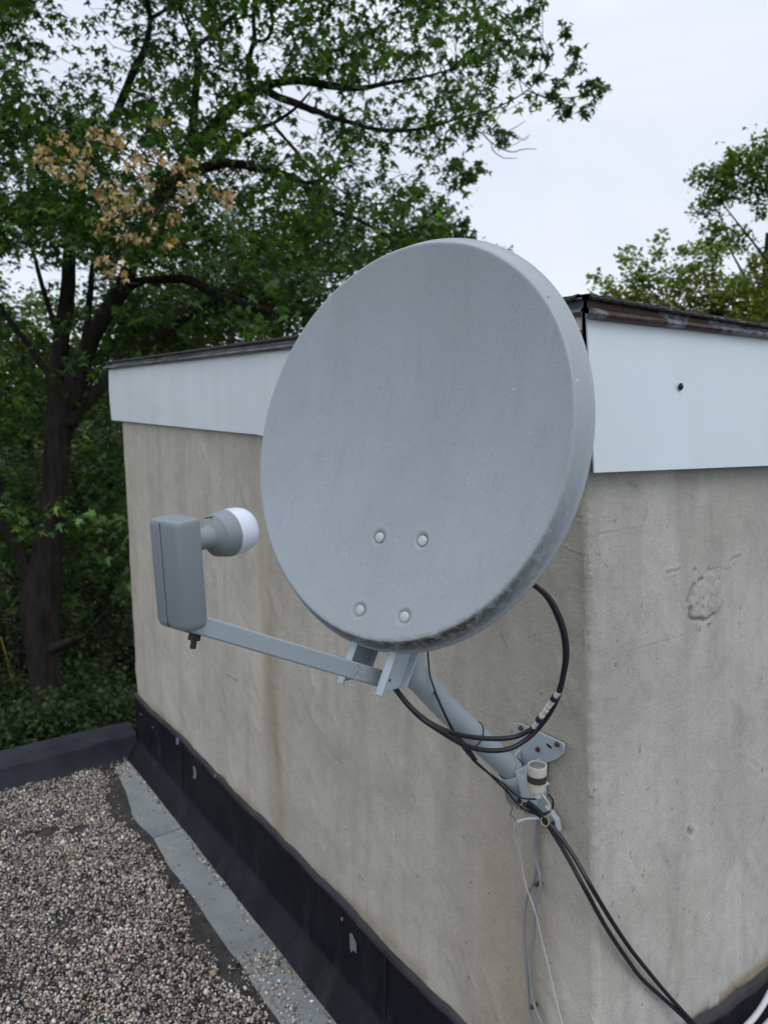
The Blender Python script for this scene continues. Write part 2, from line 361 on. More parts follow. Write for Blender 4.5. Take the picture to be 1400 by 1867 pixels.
dots_A = [(427,1031),(259,1053),(586,1480),(655,1603),(845,1527),(935,1335),(273,802),(287,805),(850,1720),(330,1030),(410,1140),(470,960),(390,880),(820,1400),(890,1630),(760,1600)]
def segd(s, z, a, b):
    d = b-a; L = d@d+1e-12; t = np.clip(((s-a[0])*d[0]+(z-a[1])*d[1])/L, 0, 1)
    return np.hypot(s-(a[0]+t*d[0]), z-(a[1]+t*d[1]))
def wall_grid(name, S, Z, place, proj2, marks, dots, mat, seed, ring=None, stainf=None):
    s, z = np.meshgrid(S, Z); d = (fbm(s*7, z*5, 4, seed)-.5)*.006 + (fbm(s*30+3*fbm(s*6,z*6,2,9), z*22, 3, seed+50)-.5)*.0022
    d += np.clip(fbm(s*16+z*9, z*5-s*4, 3, seed+90)-.62, 0, 1)*.012
    dark = np.zeros_like(s)
    wob = (fbm(s*60, z*60, 2, 4)-.5)*.006; wob2 = (fbm(s*60, z*60, 2, 8)-.5)*.006
    for (p, q, wd, dep, dk) in marks:
        dk = dk*min(1, .35+wd/.0016*.65); wd = max(wd, .0016); r = segd(s+wob, z+wob2, proj2(*p), proj2(*q)); k = np.exp(-(r/wd)**2); tp = .55+.45*fbm(s*50+p[0], z*50, 2, 19); d -= k*dep*.7*tp
        d += np.exp(-((r-wd*2)/wd)**2)*abs(dep)*.35
        dark = np.maximum(dark, k*max(dk, 0)*.8*tp)
    for p in dots:
        c = proj2(*p); r = np.hypot(s-c[0], z-c[1]); k = np.exp(-(r/.0022)**2); d -= k*.002; dark = np.maximum(dark, k*.75)
    if ring: d, dark = ring(s, z, d, dark)
    edge = np.minimum(s-S[0], S[-1]-s)
    stain = stainf(s, z) if stainf else np.zeros_like(s)
    P = place(s, z, d); ns, nz_ = len(S), len(Z)
    i = np.arange((nz_-1)*(ns-1)); r_ = i//(ns-1); c_ = i%(ns-1); a = r_*ns+c_
    F = np.stack([a, a+1, a+ns+1, a+ns], 1)
    return mesh_obj(name, P.reshape(-1,3), F, mat, hut, True, attrs={'stain': np.clip(stain,0,1).ravel(), 'dark': np.clip(dark,0,1).ravel()})
Zw = np.arange(-1.56, -.075, .0032)
def rounded(s, s1, r):   # how far the surface turns back near an edge at s1
    t = np.clip(1-np.abs(s-s1)/r, 0, 1); return r*(1-np.sqrt(1-t*t+1e-9))
# wall A: s = x, skewed so the ends follow the out of plumb edges
def placeA(s, z, d):
    t = (s+3.39)/(3.39-.80); x = xl(z) + (xc(z)-xl(z))*t
    rough = (fbm(z*40, z*0+2, 4, 3)-.5)*.006
    y = YA - d + rounded(s, -.80, .012) + rounded(s, -3.39, .012)
    return np.stack([x - (s > -.83)*rough*0, y, z], -1)
SA = np.concatenate([np.arange(-3.39, -1.9, .008), np.arange(-1.9, -.80, .0036), [-.80]])
def pA(px, py):
    p = onY(px, py, YA); t = (p[0]-xl(p[2]))/(xc(p[2])-xl(p[2])); return np.array([-3.39+t*2.59, p[2]])
def stainA(s, z):
    c = pA(492, 1100)[0]; k = np.exp(-((s-c-.01*np.sin(z*9))/.035)**2)*np.clip((-z-.32)*2.2, 0, 1)*.55
    k += .22*np.exp(-((s-c+.05)/.03)**2)
    c2 = pA(925, 1600)[0]; k += np.exp(-(((s-c2)/.10)**2))*np.clip((-z-.60)*2.5, 0, 1)*.42*(.5+fbm(s*20, z*6, 3, 77))
    k += np.exp(-((s+3.385)/.018)**2)*.8
    k += .45*np.exp(-((z+1.33-.02*fbm(s*9, z*0, 2, 3))/.02)**2)*(fbm(s*8, z*2, 3, 12) > .45)
    return k*(.55+.9*fbm(s*25, z*5, 3, 41))
wall_grid('wall', SA, Zw, placeA, pA, marks_A, dots_A, M_stuccoA, 1, stainf=stainA)
# wall B: s = y
nB = (1., 0., .0873); kB = -.8286
def onW(px, py, off): return onPl(px, py, nB, kB+off)
def pB(px, py): p = onPl(px, py, nB, kB); return np.array([p[1], p[2]])
def ringB(s, z, d, dark):
    c = pB(1287, 1090); a = np.arctan2((z-c[1])/1.25, (s-c[0])/1.75); r = np.hypot((s-c[0])/1.75, (z-c[1])/1.25)
    r0 = .036*(1+.5*(fbm(a*1.6+9, a*0, 3, 21)-.5)); inside = 1/(1+np.exp((r-r0)/.0012))
    d = d + inside*((fbm(s*100, z*100, 4, 31)-.5)*.0055 + .003)
    rim = np.exp(-((r-r0)/.0026)**2)*(np.cos(a-R(200)) > -.15)*(fbm(a*5+3, a*0, 2, 5) > .3)
    d = d - rim*.006; dark = np.maximum(dark, rim*.42)
    for q in ((1266,1040,.004),(1292,1038,.004),(1275,1150,.004),(1292,1142,.005)):
        e = pB(q[0], q[1]); rr_ = np.hypot(s-e[0]+(fbm(s*200,z*200,2,6)-.5)*.01, z-e[1]); k = np.exp(-(rr_/q[2])**2); d = d-k*.004; dark = np.maximum(dark, k*.5)
    return d, dark
def placeB(s, z, d):
    rough = (fbm(z*45, z*0+2, 4, 3)-.45)*.010*np.exp(-(s-1.0)/.008)
    return np.stack([xc(z) + d - rounded(s, YA, .010) - rough, s, z], -1)
SB = np.concatenate([np.arange(YA, 1.75, .0031), np.arange(1.75, 3.4, .02)])
def stainB(s, z): return .35*np.clip(fbm(s*4, z*3, 3, 60)-.55, 0, 1)*2 + .8*np.exp(-((z+1.215)/.015)**2)*(fbm(s*12, z*2, 3, 12) > .4)
wall_grid('wall', SB, Zw, placeB, pB, marks_B, dots_B, M_stuccoB, 200, ringB, stainB)
mb = MB(); mb.box((-2.1, 2.25, -.82), (2.50, 2.40, 1.60)); mb.box((-2.1, 3.43, -.82), (2.56, .04, 1.58)); mb.obj('rear_wall', M_stuccoB, hut)
mb = MB()
mb.prism([(xl(-1.56)+.003, YA+.012, -1.56), (xl(-.08)+.003, YA+.012, -.08), (xl(-.08)+.003, 3.4, -.08), (xl(-1.56)+.003, 3.4, -1.56)], (.02,0,0)); mb.obj('wall', M_stuccoA, hut)

# fascia: dark backing, sheet panels with slightly wavy faces
mb = MB(); mb.box((-2.15, 2.26, .02), (2.62, 2.53, .23)); mb.obj('fascia_backing', M_black, hut)
def sheet(name, P00, P10, P11, P01, nrm, mat, th=.003, seed=0, amp=.002, nu=60, nv=14, dent=None, edge=None):
    P00, P10, P11, P01, nrm = [np.array(v, float) for v in (P00, P10, P11, P01, nrm)]
    u, v = np.meshgrid(np.linspace(0,1,nu), np.linspace(0,1,nv))
    P = ((1-u)*(1-v))[...,None]*P00 + (u*(1-v))[...,None]*P10 + (u*v)[...,None]*P11 + ((1-u)*v)[...,None]*P01
    h = (fbm(u*5, v*1.5, 3, seed)-.5)*amp*2
    if dent: h = h - dent[3]*np.exp(-(((u-dent[0])/dent[2])**2+((v-dent[1])/(dent[2]*2))**2))
    if edge is not None: P = P + edge(u, v)
    Q = P + nrm*h[...,None]; B = Q - nrm*th
    V = np.concatenate([Q.reshape(-1,3), B.reshape(-1,3)]); n = nu*nv; F = []
    for j in range(nv-1):
        for i in range(nu-1): a = j*nu+i; F += [(a,a+1,a+nu+1,a+nu), (n+a,n+a+nu,n+a+nu+1,n+a+1)]
    ring = [i for i in range(nu)] + [j*nu+nu-1 for j in range(1,nv)] + [(nv-1)*nu+i for i in range(nu-2,-1,-1)] + [j*nu for j in range(nv-2,0,-1)]
    for a, b in zip(ring, ring[1:]+ring[:1]): F.append((b, a, n+a, n+b))
    o = mesh_obj(name, V, F, mat, hut, True); o.data.set_sharp_from_angle(angle=R(40)); return o
yf = .984
# bottom edge flange bends under
def leftbow(u, v): e = np.zeros(u.shape+(3,)); e[...,0] = np.where(u < .02, -.012*np.sin(np.pi*v), 0); return e
sheet('fascia_panel', (-3.492,yf,-.090), (-2.0,yf,-.096), (-2.0,yf,.1435), (-3.503,yf,.140), (0,-1,0), M_fasA, seed=3, edge=leftbow)
tag(sheet('fascia_panel', (-1.999,yf-.003,-.097), (-.845,yf-.003,-.108), (-.862,yf-.003,.150), (-1.999,yf-.003,.1436), (0,-1,0), M_fasA, seed=5))
def torn(u, v): e = np.zeros(u.shape+(3,)); e[...,0] = np.where(u > .98, -.020*v**2+.004*np.sin(v*17), 0); return e
tag(sheet('corner_trim', (-.96,yf-.007,-.108), (-.812,yf-.007,-.108), (-.822,yf-.007,.150), (-.96,yf-.007,.150), (0,-1,0), M_cream, seed=9, edge=torn), 'cream corner strip with a torn edge')
xf = -.791
def xB_(z): return xf - .128*(z+.10)
pbd = onPl(1238, 705, (1,0,.128), xf-.0128)
sheet('fascia_panel', (xB_(-.108),.986,-.108), (xB_(-.13),3.42,-.150), (xB_(.136),3.42,.136), (xB_(.147),.986,.147), (1,0,0), M_fasB, seed=11, amp=.0012, nu=160,
      dent=((pbd[1]-.986)/2.434, .62, .008, .003))
sheet('fascia_panel', (-3.505,3.42,-.15), (-3.492,.990,-.090), (-3.503,.990,.140), (-3.515,3.42,.098), (-1,0,0), M_fasA, seed=13)
mb = MB(); mb.box((-3.44, 2.2, -.083), (.09, 2.4, .004)); mb.obj('soffit', M_black, hut)
def screw(p, n, r=.0045, mat=M_darkband, parent=hut, name='screw'):
    m = MB(); m.lathe(np.array(p)-np.array(n)*.001, n, [(0,r*1.6),(.0012,r*1.6),(.0013,r),(.0035,r*.95),(.0048,r*.6),(.005,0.0001)], 12); return m.obj(name, mat, parent, True)
screw(pbd+np.array([.003,0,0]), (1,0,0), .0042, M_tie)
screw(onY(1057,607,.974), (0,-1,0), .003, M_rust)
# drip edge: swept profile along A then B
def sweep(name, path, prof, mat, seed, amp, outn, parent=hut):
    V = []; m = len(prof)
    for i, (p, z0, nv_) in enumerate(path):
        for j, (o, h) in enumerate(prof):
            k = (fbm(i*.35, j*1.3, 3, seed)-.5)*amp
            tk = 1-.55*min(max(p[1]-1, 0), .8); V.append((p[0]+nv_[0]*(o+k), p[1]+nv_[1]*(o+k), z0+h*tk+k*.6))
    F = [(i*m+j, i*m+j+1, (i+1)*m+j+1, (i+1)*m+j) for i in range(len(path)-1) for j in range(m-1)]
    o = mesh_obj(name, V, F, mat, parent, True); o.data.set_sharp_from_angle(angle=R(40)); return o
pathA = [((x, yf-.004), .1415+.0075*(x+3.5)/2.66, (0,-1)) for x in np.linspace(-3.515, -.846, 110)]
pathB = [((xf-.028, y), .147-.0045*(y-1), (1,0)) for y in np.linspace(.984, 3.44, 110)]
prof = [(.002,-.010),(.010,-.008),(.013,-.002),(.012,.004),(.005,.010),(.005,.020),(.012,.024),(.011,.027),(-.02,.029)]
tag(sweep('drip_edge', pathA + [((-.822, yf-.004), .149, (.2,-1))], [(o, h*.78) for o, h in prof], M_drip, 3, .004, None), 'dark grey metal roof edge')
tag(sweep('drip_edge', [((xf-.031, .98), .147, (1,-.4))] + pathB, [(o, h*.9) for o, h in prof], M_rustedge, 6, .003, None), 'rust stained metal roof edge')
# ragged black roofing on top
V = []; F = []; n = 500
def ragged(path, name, seed):
    V = []; k = len(path)
    for i, (p, z0, nv_) in enumerate(path):
        j = rng.uniform(-1, 1); o = .012 + .006*(fbm(i*.5, 0., 3, seed)) + .0025*j; h = .023 + .004*fbm(i*.3, 3., 3, seed)+.0015*rng.uniform(-1,1)
        for (a, b) in ((-.06,.021),(o,.0195-.002*abs(j)),(o+.001,.021+.002*rng.uniform(0,1)),(o-.006,h+.003),(-.06,h+.003)):
            tk = 1-.40*min(max(p[1]-1, 0), .8); V.append((p[0]+nv_[0]*a, p[1]+nv_[1]*a, z0+b*tk))
    F = [(i*5+j, i*5+(j+1)%5, (i+1)*5+(j+1)%5, (i+1)*5+j) for i in range(k-1) for j in range(5)]
    mesh_obj(name, V, F, M_tarpaper, hut)
ragged([((x, yf-.004), .1415+.0075*(x+3.5)/2.66-.002, (0,-1)) for x in np.linspace(-3.52, -.83, 420)], 'roofing_felt', 31)
ragged([((xf-.028, y), .147-.0045*(y-1)-.006*min((y-1),.8), (1,0)) for y in np.linspace(.972, 3.44, 520)], 'roofing_felt', 41)
mb = MB(); mb.prism([(-3.49,1.0,.163),(-.83,1.0,.171),(-.83,3.42,.145),(-3.49,3.42,.137)], (0,0,-.02)); mb.obj('roof', M_tarpaper, hut)

# base flashing: wall upstand, bevelled flange, ragged top bead
def flashing(u0, u1, place, seed, top=-1.33):
    U = np.arange(u0, u1, .006); V = []; A = []
    t = top + (fbm(U*5, U*0, 4, seed)-.5)*.035
    m = 0
    prof = lambda tt: [(.002,tt+.010),(.010,tt+.006),(.0125,tt-.004),(.0095,tt-.012),(.0085,tt-.05),(.0075,-1.45),(.0085,-1.525),(.012,-1.537),(.020,-1.548),(.062,-1.606),(.070,-1.6155)]
    for i, u in enumerate(U):
        for j, (o, z) in enumerate(prof(t[i])):
            k = (fbm(u*9, j*.8, 3, seed+5)-.5)*(.003 if j > 2 else .004); V.append(place(u, o+k, z+(k if j not in (7,8) else 0)))
    m = 11; nU = len(U)
    F = [(i*m+j, i*m+j+1, (i+1)*m+j+1, (i+1)*m+j) for i in range(nU-1) for j in range(m-1)]
    mi = [1 if j < 3 else (2 if j >= 7 else 0) for i in range(nU-1) for j in range(m-1)]
    o = mesh_obj('base_flashing', V, F, M_memb, hut, True, mats=[M_membedge, M_memb2], midx=mi); o.data.set_sharp_from_angle(angle=R(45)); return o
flashing(-3.325, -.700, lambda u, o, z: (u, YA-o, z), 3)
flashing(.985, 3.4, lambda u, o, z: (xc(z)+.004+o, u, z), 8, -1.222)
for px in (703, 330):
    p = onY(px, 1725 if px == 703 else 1338, YA-.011); mb = MB(); mb.box((p[0], YA-.0095, -1.44), (.004, .005, .19)); mb.obj('lap_seam', M_tie, hut)
def chip(pts):
    V = [onY(x, y, YA-.0125) for x, y in pts]; m = MB(); m.prism(V, (0,.002,0)); m.obj('scuff', M_chip, hut)
for pts in ([(637,1702),(641,1703),(649,1722),(649,1738),(644,1732),(640,1737),(638,1728)], [(622,1672),(625,1674),(624,1680),(621,1677)], [(352,1397),(356,1400),(358,1412),(357,1421),(352,1418),(354,1410)],
            [(255,1301),(258,1302),(257,1305)], [(277,1325),(280,1326),(278,1329)], [(390,1412),(395,1412),(394,1416),(391,1418)], [(321,1345),(326,1345),(326,1357),(322,1358)]):
    chip(pts)

# ------------------------------------------------------------------ roof coverings
def tarline(x): return .775 + .02*np.sin(x*7.3) + (fbm(x*6+40, x*0, 3, 15)-.5)*.07
def feltline(x): return .812 + (fbm(x*5+80, x*0, 3, 18)-.5)*.03 + np.clip(-x-2.75, 0, 1)*.10
X = np.arange(-3.28, -.3, .01)
V = [];
for x in X:
    for y in (-1.0, tarline(x), .90, .945): V.append((x, y, ROOF+.004))
F = [(i*4+j, (i+1)*4+j, (i+1)*4+j+1, i*4+j+1) for i in range(len(X)-1) for j in range(3)]
tag(mesh_obj('tar_strip', V, F, M_tar), kind='structure')
seams = [-3.24, -2.60, -1.78, -.96, -.3]
for a, b in zip(seams[:-1], seams[1:]):
    X = np.linspace(a+.003, b-.003, 80); V = []
    for x in X:
        sk = (x > b-.004)*0
        for j, y in enumerate((float(feltline(x)), .87, .952)): V.append((x+(.952-y)*.03, y, ROOF+.0085+.002*fbm(x*6, y*6, 2, 3)))
    V = np.array(V); n = len(V); V = np.vstack([V, V-[0,0,.004]])
    F = [(i*3+j, (i+1)*3+j, (i+1)*3+j+1, i*3+j+1) for i in range(79) for j in range(2)] + [(i*3, n+i*3, n+(i+1)*3, (i+1)*3) for i in range(79)] + [(237,238,n+238,n+237),(238,239,n+239,n+238),(0,n,n+1,1),(1,n+1,n+2,2)]
    tag(mesh_obj('felt_strip', V, F, M_felt), kind='structure')

# gravel
def ico():
    t = (1+5**.5)/2; V = np.array([(-1,t,0),(1,t,0),(-1,-t,0),(1,-t,0),(0,-1,t),(0,1,t),(0,-1,-t),(0,1,-t),(t,0,-1),(t,0,1),(-t,0,-1),(-t,0,1)], float)
    F = np.array([(0,11,5),(0,5,1),(0,1,7),(0,7,10),(0,10,11),(1,5,9),(5,11,4),(11,10,2),(10,7,6),(7,1,8),(3,9,4),(3,4,2),(3,2,6),(3,6,8),(3,8,9),(4,9,5),(2,4,11),(6,2,10),(8,6,7),(9,8,1)])
    return V/np.linalg.norm(V[0]), F
def rand_rot(n):
    q = rng.normal(size=(n,4)); q /= np.linalg.norm(q, axis=1)[:,None]; w_, x, y, z = q.T
    return np.stack([np.stack([1-2*(y*y+z*z), 2*(x*y-z*w_), 2*(x*z+y*w_)],1), np.stack([2*(x*y+z*w_), 1-2*(x*x+z*z), 2*(y*z-x*w_)],1), np.stack([2*(x*z-y*w_), 2*(y*z+x*w_), 1-2*(x*x+y*y)],1)],1)
sp = .0070
gx, gy = np.meshgrid(np.arange(-3.28, -.55, sp), np.arange(-.95, .93, sp)); gx = gx.ravel()+rng.uniform(-.5,.5,gx.size)*sp; gy = gy.ravel()+rng.uniform(-.5,.5,gy.size)*sp
tl = tarline(gx); edge = gy - tl - .018 + (fbm(gx*25, gy*25, 3, 5)-.5)*.05
keep = edge < -.004
dens = fbm(gx*9, gy*9, 4, 61); 
hollow = np.zeros_like(gx)
for (hx, hy, hr) in ((-2.86,.515,.040),(-2.81,.61,.036),(-2.97,.58,.034),(-2.45,.18,.03),(-2.2,.45,.018),(-1.95,.62,.015)): hollow = np.maximum(hollow, np.exp(-((gx-hx)**2+((gy-hy))**2)/hr**2))
hollow += (fbm(gx*60, gy*60, 2, 91)-.5)*.5*(hollow > .15)
keep &= ~(hollow > .5)
keep &= ~((dens < .35) & (rng.uniform(size=gx.size) < .5))
# strays on the tar, beside the flange and along the felt seams
stray = (~(edge < -.004)) & (gy < .935)
near = np.exp(-((.928-gy)/.012)**2)*(.25+1.1*(fbm(gx*9, gx*0, 3, 33) > .52)) + .9*np.exp(-(((gx+1.78)**2)/.004+((gy-.87)**2)/.004)) + .6*np.exp(-(((gx+1.62)**2)/.01+((gy-.85)**2)/.001)) + 1.3*np.exp(-(((gx+1.78+(gy-.9)*.5)**2)/.0008))*(gy > .84) + .9*np.exp(-(((gx+3.2)**2)/.004+((gy-.9)**2)/.003)) + .04*(gy < .83) + .008
keep |= stray & (rng.uniform(size=gx.size) < near*.9)
gx, gy, ed = gx[keep], gy[keep], edge[keep]
# second sparse layer on top
nn = len(gx); ix = rng.uniform(size=nn) < .38; ix &= (ed < -.02) & (dens[keep] > .33) & (hollow[keep] < .2)
gx = np.concatenate([gx, gx[ix]+rng.normal(size=ix.sum())*.004]); gy = np.concatenate([gy, gy[ix]+rng.normal(size=ix.sum())*.004]); lay = np.concatenate([np.zeros(nn), np.ones(ix.sum())])
on_felt = gy > feltline(gx)
N_ = len(gx); IV, IF = ico()
sz = np.exp(rng.normal(size=N_)*.32)*.0037; sz = np.clip(sz, .0020, .0105); ani = rng.uniform(.6, 1.25, (N_,3)); ani[:,2] *= .75
P = IV[None]*ani[:,None,:]*sz[:,None,None]*rng.uniform(.82, 1.15, (N_,12,1)); P = np.einsum('nij,nkj->nki', rand_rot(N_), P)
gz = ROOF + .005 + sz*.5 + lay*.0055 + on_felt*.004 + (fbm(gx*14, gy*14, 3, 71)-.4)*.010*(~on_felt)
P += np.stack([gx, gy, gz], 1)[:,None,:]
pal = np.array([(.54,.51,.46),(.37,.35,.31),(.23,.215,.20),(.12,.115,.11),(.022,.022,.024),(.36,.28,.19),(.22,.14,.10),(.72,.70,.66),(.30,.21,.19)])
pw = np.array([.20,.19,.17,.13,.14,.07,.03,.08,.02]); ci = rng.choice(9, N_, p=pw/pw.sum()); col = pal[ci]*rng.uniform(.75,1.2,(N_,1))
col *= (.62+.62*np.clip(fbm(gx*7, gy*7, 3, 44)+.12, 0, 1))[:,None]
col = col*np.array([[1.,.985,.96]]); col = np.where((on_felt & (ci == 4))[:,None], (.33,.27,.2), col)
F = (IF[None]+np.arange(N_)[:,None,None]*12).reshape(-1,3)
tag(mesh_obj('gravel', P.reshape(-1,3), F, M_peb, None, True, attrs={'col': np.repeat(col, 12, 0)}, origin=(-2,0,ROOF)), kind='stuff')

# ------------------------------------------------------------------ satellite dish
DC = np.array([-.873,.643,-.05]); dn = np.array([.287,-.928,.235]); dn /= np.linalg.norm(dn)
du = np.array([0,0,1.])-dn*dn[2]; du /= np.linalg.norm(du); dr = np.cross(du, dn)
def D(r, u, n): return DC + dr*r + du*u + dn*n
XM = -.910
sd_ = root('satellite_dish', (XM, YA, -.76), 'grey offset satellite dish on a bent mast bolted to the stucco wall', 'satellite dish')
A_, B_, DEP = .268, .288, .043
def bowl(r, u): rho2 = (r/A_)**2+(u/B_)**2; return -DEP*(1-rho2)
bolts = []
for (px, py) in ((691,980),(769,986),(655,1113),(736,1125)):
    d = ray(px, py); nn_ = 0.
    for _ in range(12):
        P0 = DC+dn*nn_; t = (P0@dn)/(d@dn); q = d*t-P0; nn_ = bowl(q@dr, q@du)
    bolts.append((q@dr, q@du))
nth, nr = 480, 84; th = np.linspace(0, 2*np.pi, nth, endpoint=False); rows = []; grime_shade = []
def angf(t): return np.clip(1-np.abs(((t-R(292)+np.pi)%(2*np.pi))-np.pi)/R(62), 0, 1)
gsin = angf(th)
for k in range(1, nr+1):
    rho = (k/nr)**.8; r = A_*rho*np.cos(th); u = B_*rho*np.sin(th); n = -DEP*(1-rho**2)*np.ones(nth)
    ringd = np.zeros(nth)
    for (br, bu) in bolts:
        dd = np.hypot(r-br, u-bu); ringd = np.maximum(ringd, 1/(1+np.exp((dd-.0098)/.0005))); n = n - .0034/(1+np.exp((dd-.0104)/.0009)) + .0006*np.exp(-((dd-.0135)/.003)**2)
    n = n + (fbm(r*12+5, u*12, 3, 2)-.5)*.0012
    rows.append(D(0,0,0)+r[:,None]*dr+u[:,None]*du+n[:,None]*dn); grime_shade.append(np.where(rho > .985, gsin*.3, 0)+.5*ringd)  # gap shade round each bolt painted in, beside real dirt on the rim
lip = [(.0012,-.0003,.5),(.003,-.0018,.8),(.0045,-.0045,1),(.0075,-.0095,.9),(.0105,-.0150,.65),(.0128,-.0195,.35),(.0142,-.0225,.15),(.0170,-.0240,.1),(.0180,-.0252,0),(.0172,-.0268,0),(.0145,-.0262,0),(.012,-.0225,0),(.0065,-.011,0),(.001,-.0035,0),(-.003,-.0022,0)]
for e, h, gq in lip:
    r = (A_+e)*np.cos(th); u = (B_+e)*np.sin(th); rows.append(DC+r[:,None]*dr+u[:,None]*du+h*dn); grime_shade.append(np.clip(gsin*1.25, 0, 1)*gq)
for k in range(20, 0, -1):
    rho = k/20*.985; r = A_*rho*np.cos(th); u = B_*rho*np.sin(th); n = -DEP*(1-rho**2)-.003; rows.append(DC+r[:,None]*dr+u[:,None]*du+n*dn); grime_shade.append(np.zeros(nth))
V = np.concatenate(rows); nrw = len(rows); F = []
i = np.arange(nth); j = (i+1)%nth
Fq = np.concatenate([np.stack([k*nth+i, k*nth+j, (k+1)*nth+j, (k+1)*nth+i], 1) for k in range(nrw-1)])
c0 = len(V); V = np.vstack([V, D(0,0,-DEP), D(0,0,-DEP-.003)]); g0 = np.concatenate(grime_shade+[np.zeros(2)])
Fl = Fq.tolist() + [(int(c0), int(b), int(a)) for a, b in zip(i, j)] + [(int(c0+1), int((nrw-1)*nth+a), int((nrw-1)*nth+b)) for a, b in zip(i, j)]
Fl = [f[::-1] for f in Fl]
refl = mesh_obj('reflector', V, Fl, M_dish, sd_, True, attrs={'grime_shade': g0})
for k, (br, bu) in enumerate(bolts):
    p = D(br, bu, bowl(br, bu)-.0030); gd = dn
    m = MB(); m.lathe(p, dn, [(0,.0074),(.0022,.0076),(.0030,.0070),(.0034,.0055),(.0035,.0001)], 28); m.obj('bolt', M_bolt, sd_, True, angle=60)
# white disc painted in as bright sky seen through a rim hole
q = onPl(1001, 538, dn, dn@(DC-dn*.010)); v = ray(1001,538); m = MB(); m.lathe(q-v/np.linalg.norm(v)*.004, -v, [(0,.0024),(.001,.0022)], 10); m.obj('hole_sky_dot', M_cap, sd_)

# bracket behind: two C channels, cross plates, clamp
def leg(off, side):
    web = [(-.362,-.004),(-.30,-.024),(-.20,-.040),(-.10,-.050),(-.10,-.088),(-.30,-.082),(-.356,-.062)]
    m = MB(); m.prism([D(off, a, b) for a, b in web], dr*.0028*side)
    fl = [(-.362,-.004),(-.30,-.024),(-.20,-.040),(-.10,-.050)]
    for (a, b), (c, d_) in zip(fl[:-1], fl[1:]): m.prism([D(off, a, b), D(off, c, d_), D(off, c, d_-.003), D(off, a, b-.003)], dr*.013*side)
    bk = [(-.356,-.062),(-.30,-.082),(-.10,-.088)]
    for (a, b), (c, d_) in zip(bk[:-1], bk[1:]): m.prism([D(off, a, b), D(off, c, d_), D(off, c, d_-.003), D(off, a, b-.003)], dr*.013*side)
    return m.obj('bracket_leg', M_mast, sd_, bevel=.0012)
L1 = leg(.0300, 1); L2 = leg(-.040, 1)
q = D(.0331, -.343, -.033); m = MB(); m.lathe(q, dr, [(0,.002),(.0006,.0019)], 10); m.obj('rivet_hole', M_black, sd_)
m = MB(); m.box(D(-.003, -.21, -.088), (.07, .20, .003), (dr, du, dn)); m.box(D(-.003,-.29,-.07), (.066,.003,.03), (dr,du,dn)); m.obj('back_plate', M_mast, sd_, bevel=.001)
m = MB(); m.lathe(np.array([XM, .704, -.27]), (0,0,1), [(0,.026),(.11,.026)], 20); m.box((XM, .678, -.215), (.05,.03,.10)); m.obj('clamp', M_mast, sd_, bevel=.002)

# feed arm: square tube through the bracket
a0 = D(-.004, -.349, -.055); a1 = D(-.002, -.270, .312); ax = a1-a0; Lx = np.linalg.norm(ax); ax /= Lx
up_ = np.cross(dr, ax); up_ = up_ if up_[2] > 0 else -up_
n = 60; V = []; W_ = []
for k in range(n+1):
    t = k/n; h = (.0125*(1-t)+.0105*t); wv = .0115
    c = a0+ax*Lx*t
    for sx_, sy_ in ((-1,-1),(-1,1),(1,1),(1,-1)):
        V.append(c+dr*sx_*wv+up_*sy_*h); W_.append(float(np.exp(-((t-.17)/.055)**2)*(sx_ > 0)*(1. if sy_ > 0 else .6)))
F = [(k*4+j, k*4+(j+1)%4, (k+1)*4+(j+1)%4, (k+1)*4+j) for k in range(n) for j in range(4)] + [(3,2,1,0),(n*4,n*4+1,n*4+2,n*4+3)]
arm = mesh_obj('feed_arm', V, F, M_arm, sd_, attrs={'worn': W_}); b = arm.modifiers.new('bevel','BEVEL'); b.width = .0022; b.segments = 3; b.limit_method = 'ANGLE'; b.angle_limit = R(40)
arm.data.polygons.foreach_set('use_smooth', np.ones(len(arm.data.polygons), bool)); arm.data.set_sharp_from_angle(angle=R(40))

# receiver: housing, neck, cone, cap
tl_ = R(17); hx = -dn*math.cos(tl_)+du*math.sin(tl_); hv = du*math.cos(tl_)+dn*math.sin(tl_)   # horn axis, housing up
lc = D(-.0, -.217, .341)       # housing centre
lnb = MB(); 
def hp(r, v_, n_): return lc + dr*r + hv*v_ - hx*n_
V = []; lv = [(-.060,.6,.55),(-.057,.85,.8),(-.052,1,1),(.052,1,1),(.0575,.93,.9),(.0595,.8,.75)]
def rr_sec(wx, wy, rad=.007, k=5):
    out = []
    for cx, cy, a0_ in ((1,1,0),(-1,1,90),(-1,-1,180),(1,-1,270)):
        for q_ in range(k):
            t = R(a0_+90*q_/(k-1)); out.append((cx*(wx-rad)+rad*math.cos(t), cy*(wy-rad)+rad*math.sin(t)))
    return out
secs = []
for v_, sx_, sy_ in lv:
    secs.append([hp(a*1.0, v_ + (b*.10 if v_ < -.05 else 0), b) for a, b in rr_sec(.0250*(.9+.1*sx_) - (1-sx_)*.006, .0165*(.9+.1*sy_)-(1-sy_)*.005)])
V = [p for s_ in secs for p in s_]; m_ = len(secs[0]); F = [(a*m_+j, a*m_+(j+1)%m_, (a+1)*m_+(j+1)%m_, (a+1)*m_+j) for a in range(len(secs)-1) for j in range(m_)] + [list(range(m_))[::-1], [(len(secs)-1)*m_+j for j in range(m_)]]
house = mesh_obj('receiver_housing', V, F, M_lnb, sd_, True); house.data.set_sharp_from_angle(angle=R(60))
sb = house.modifiers.new('bevel', 'BEVEL'); sb.width = .002; sb.segments = 3; sb.limit_method = 'ANGLE'; sb.angle_limit = R(28)
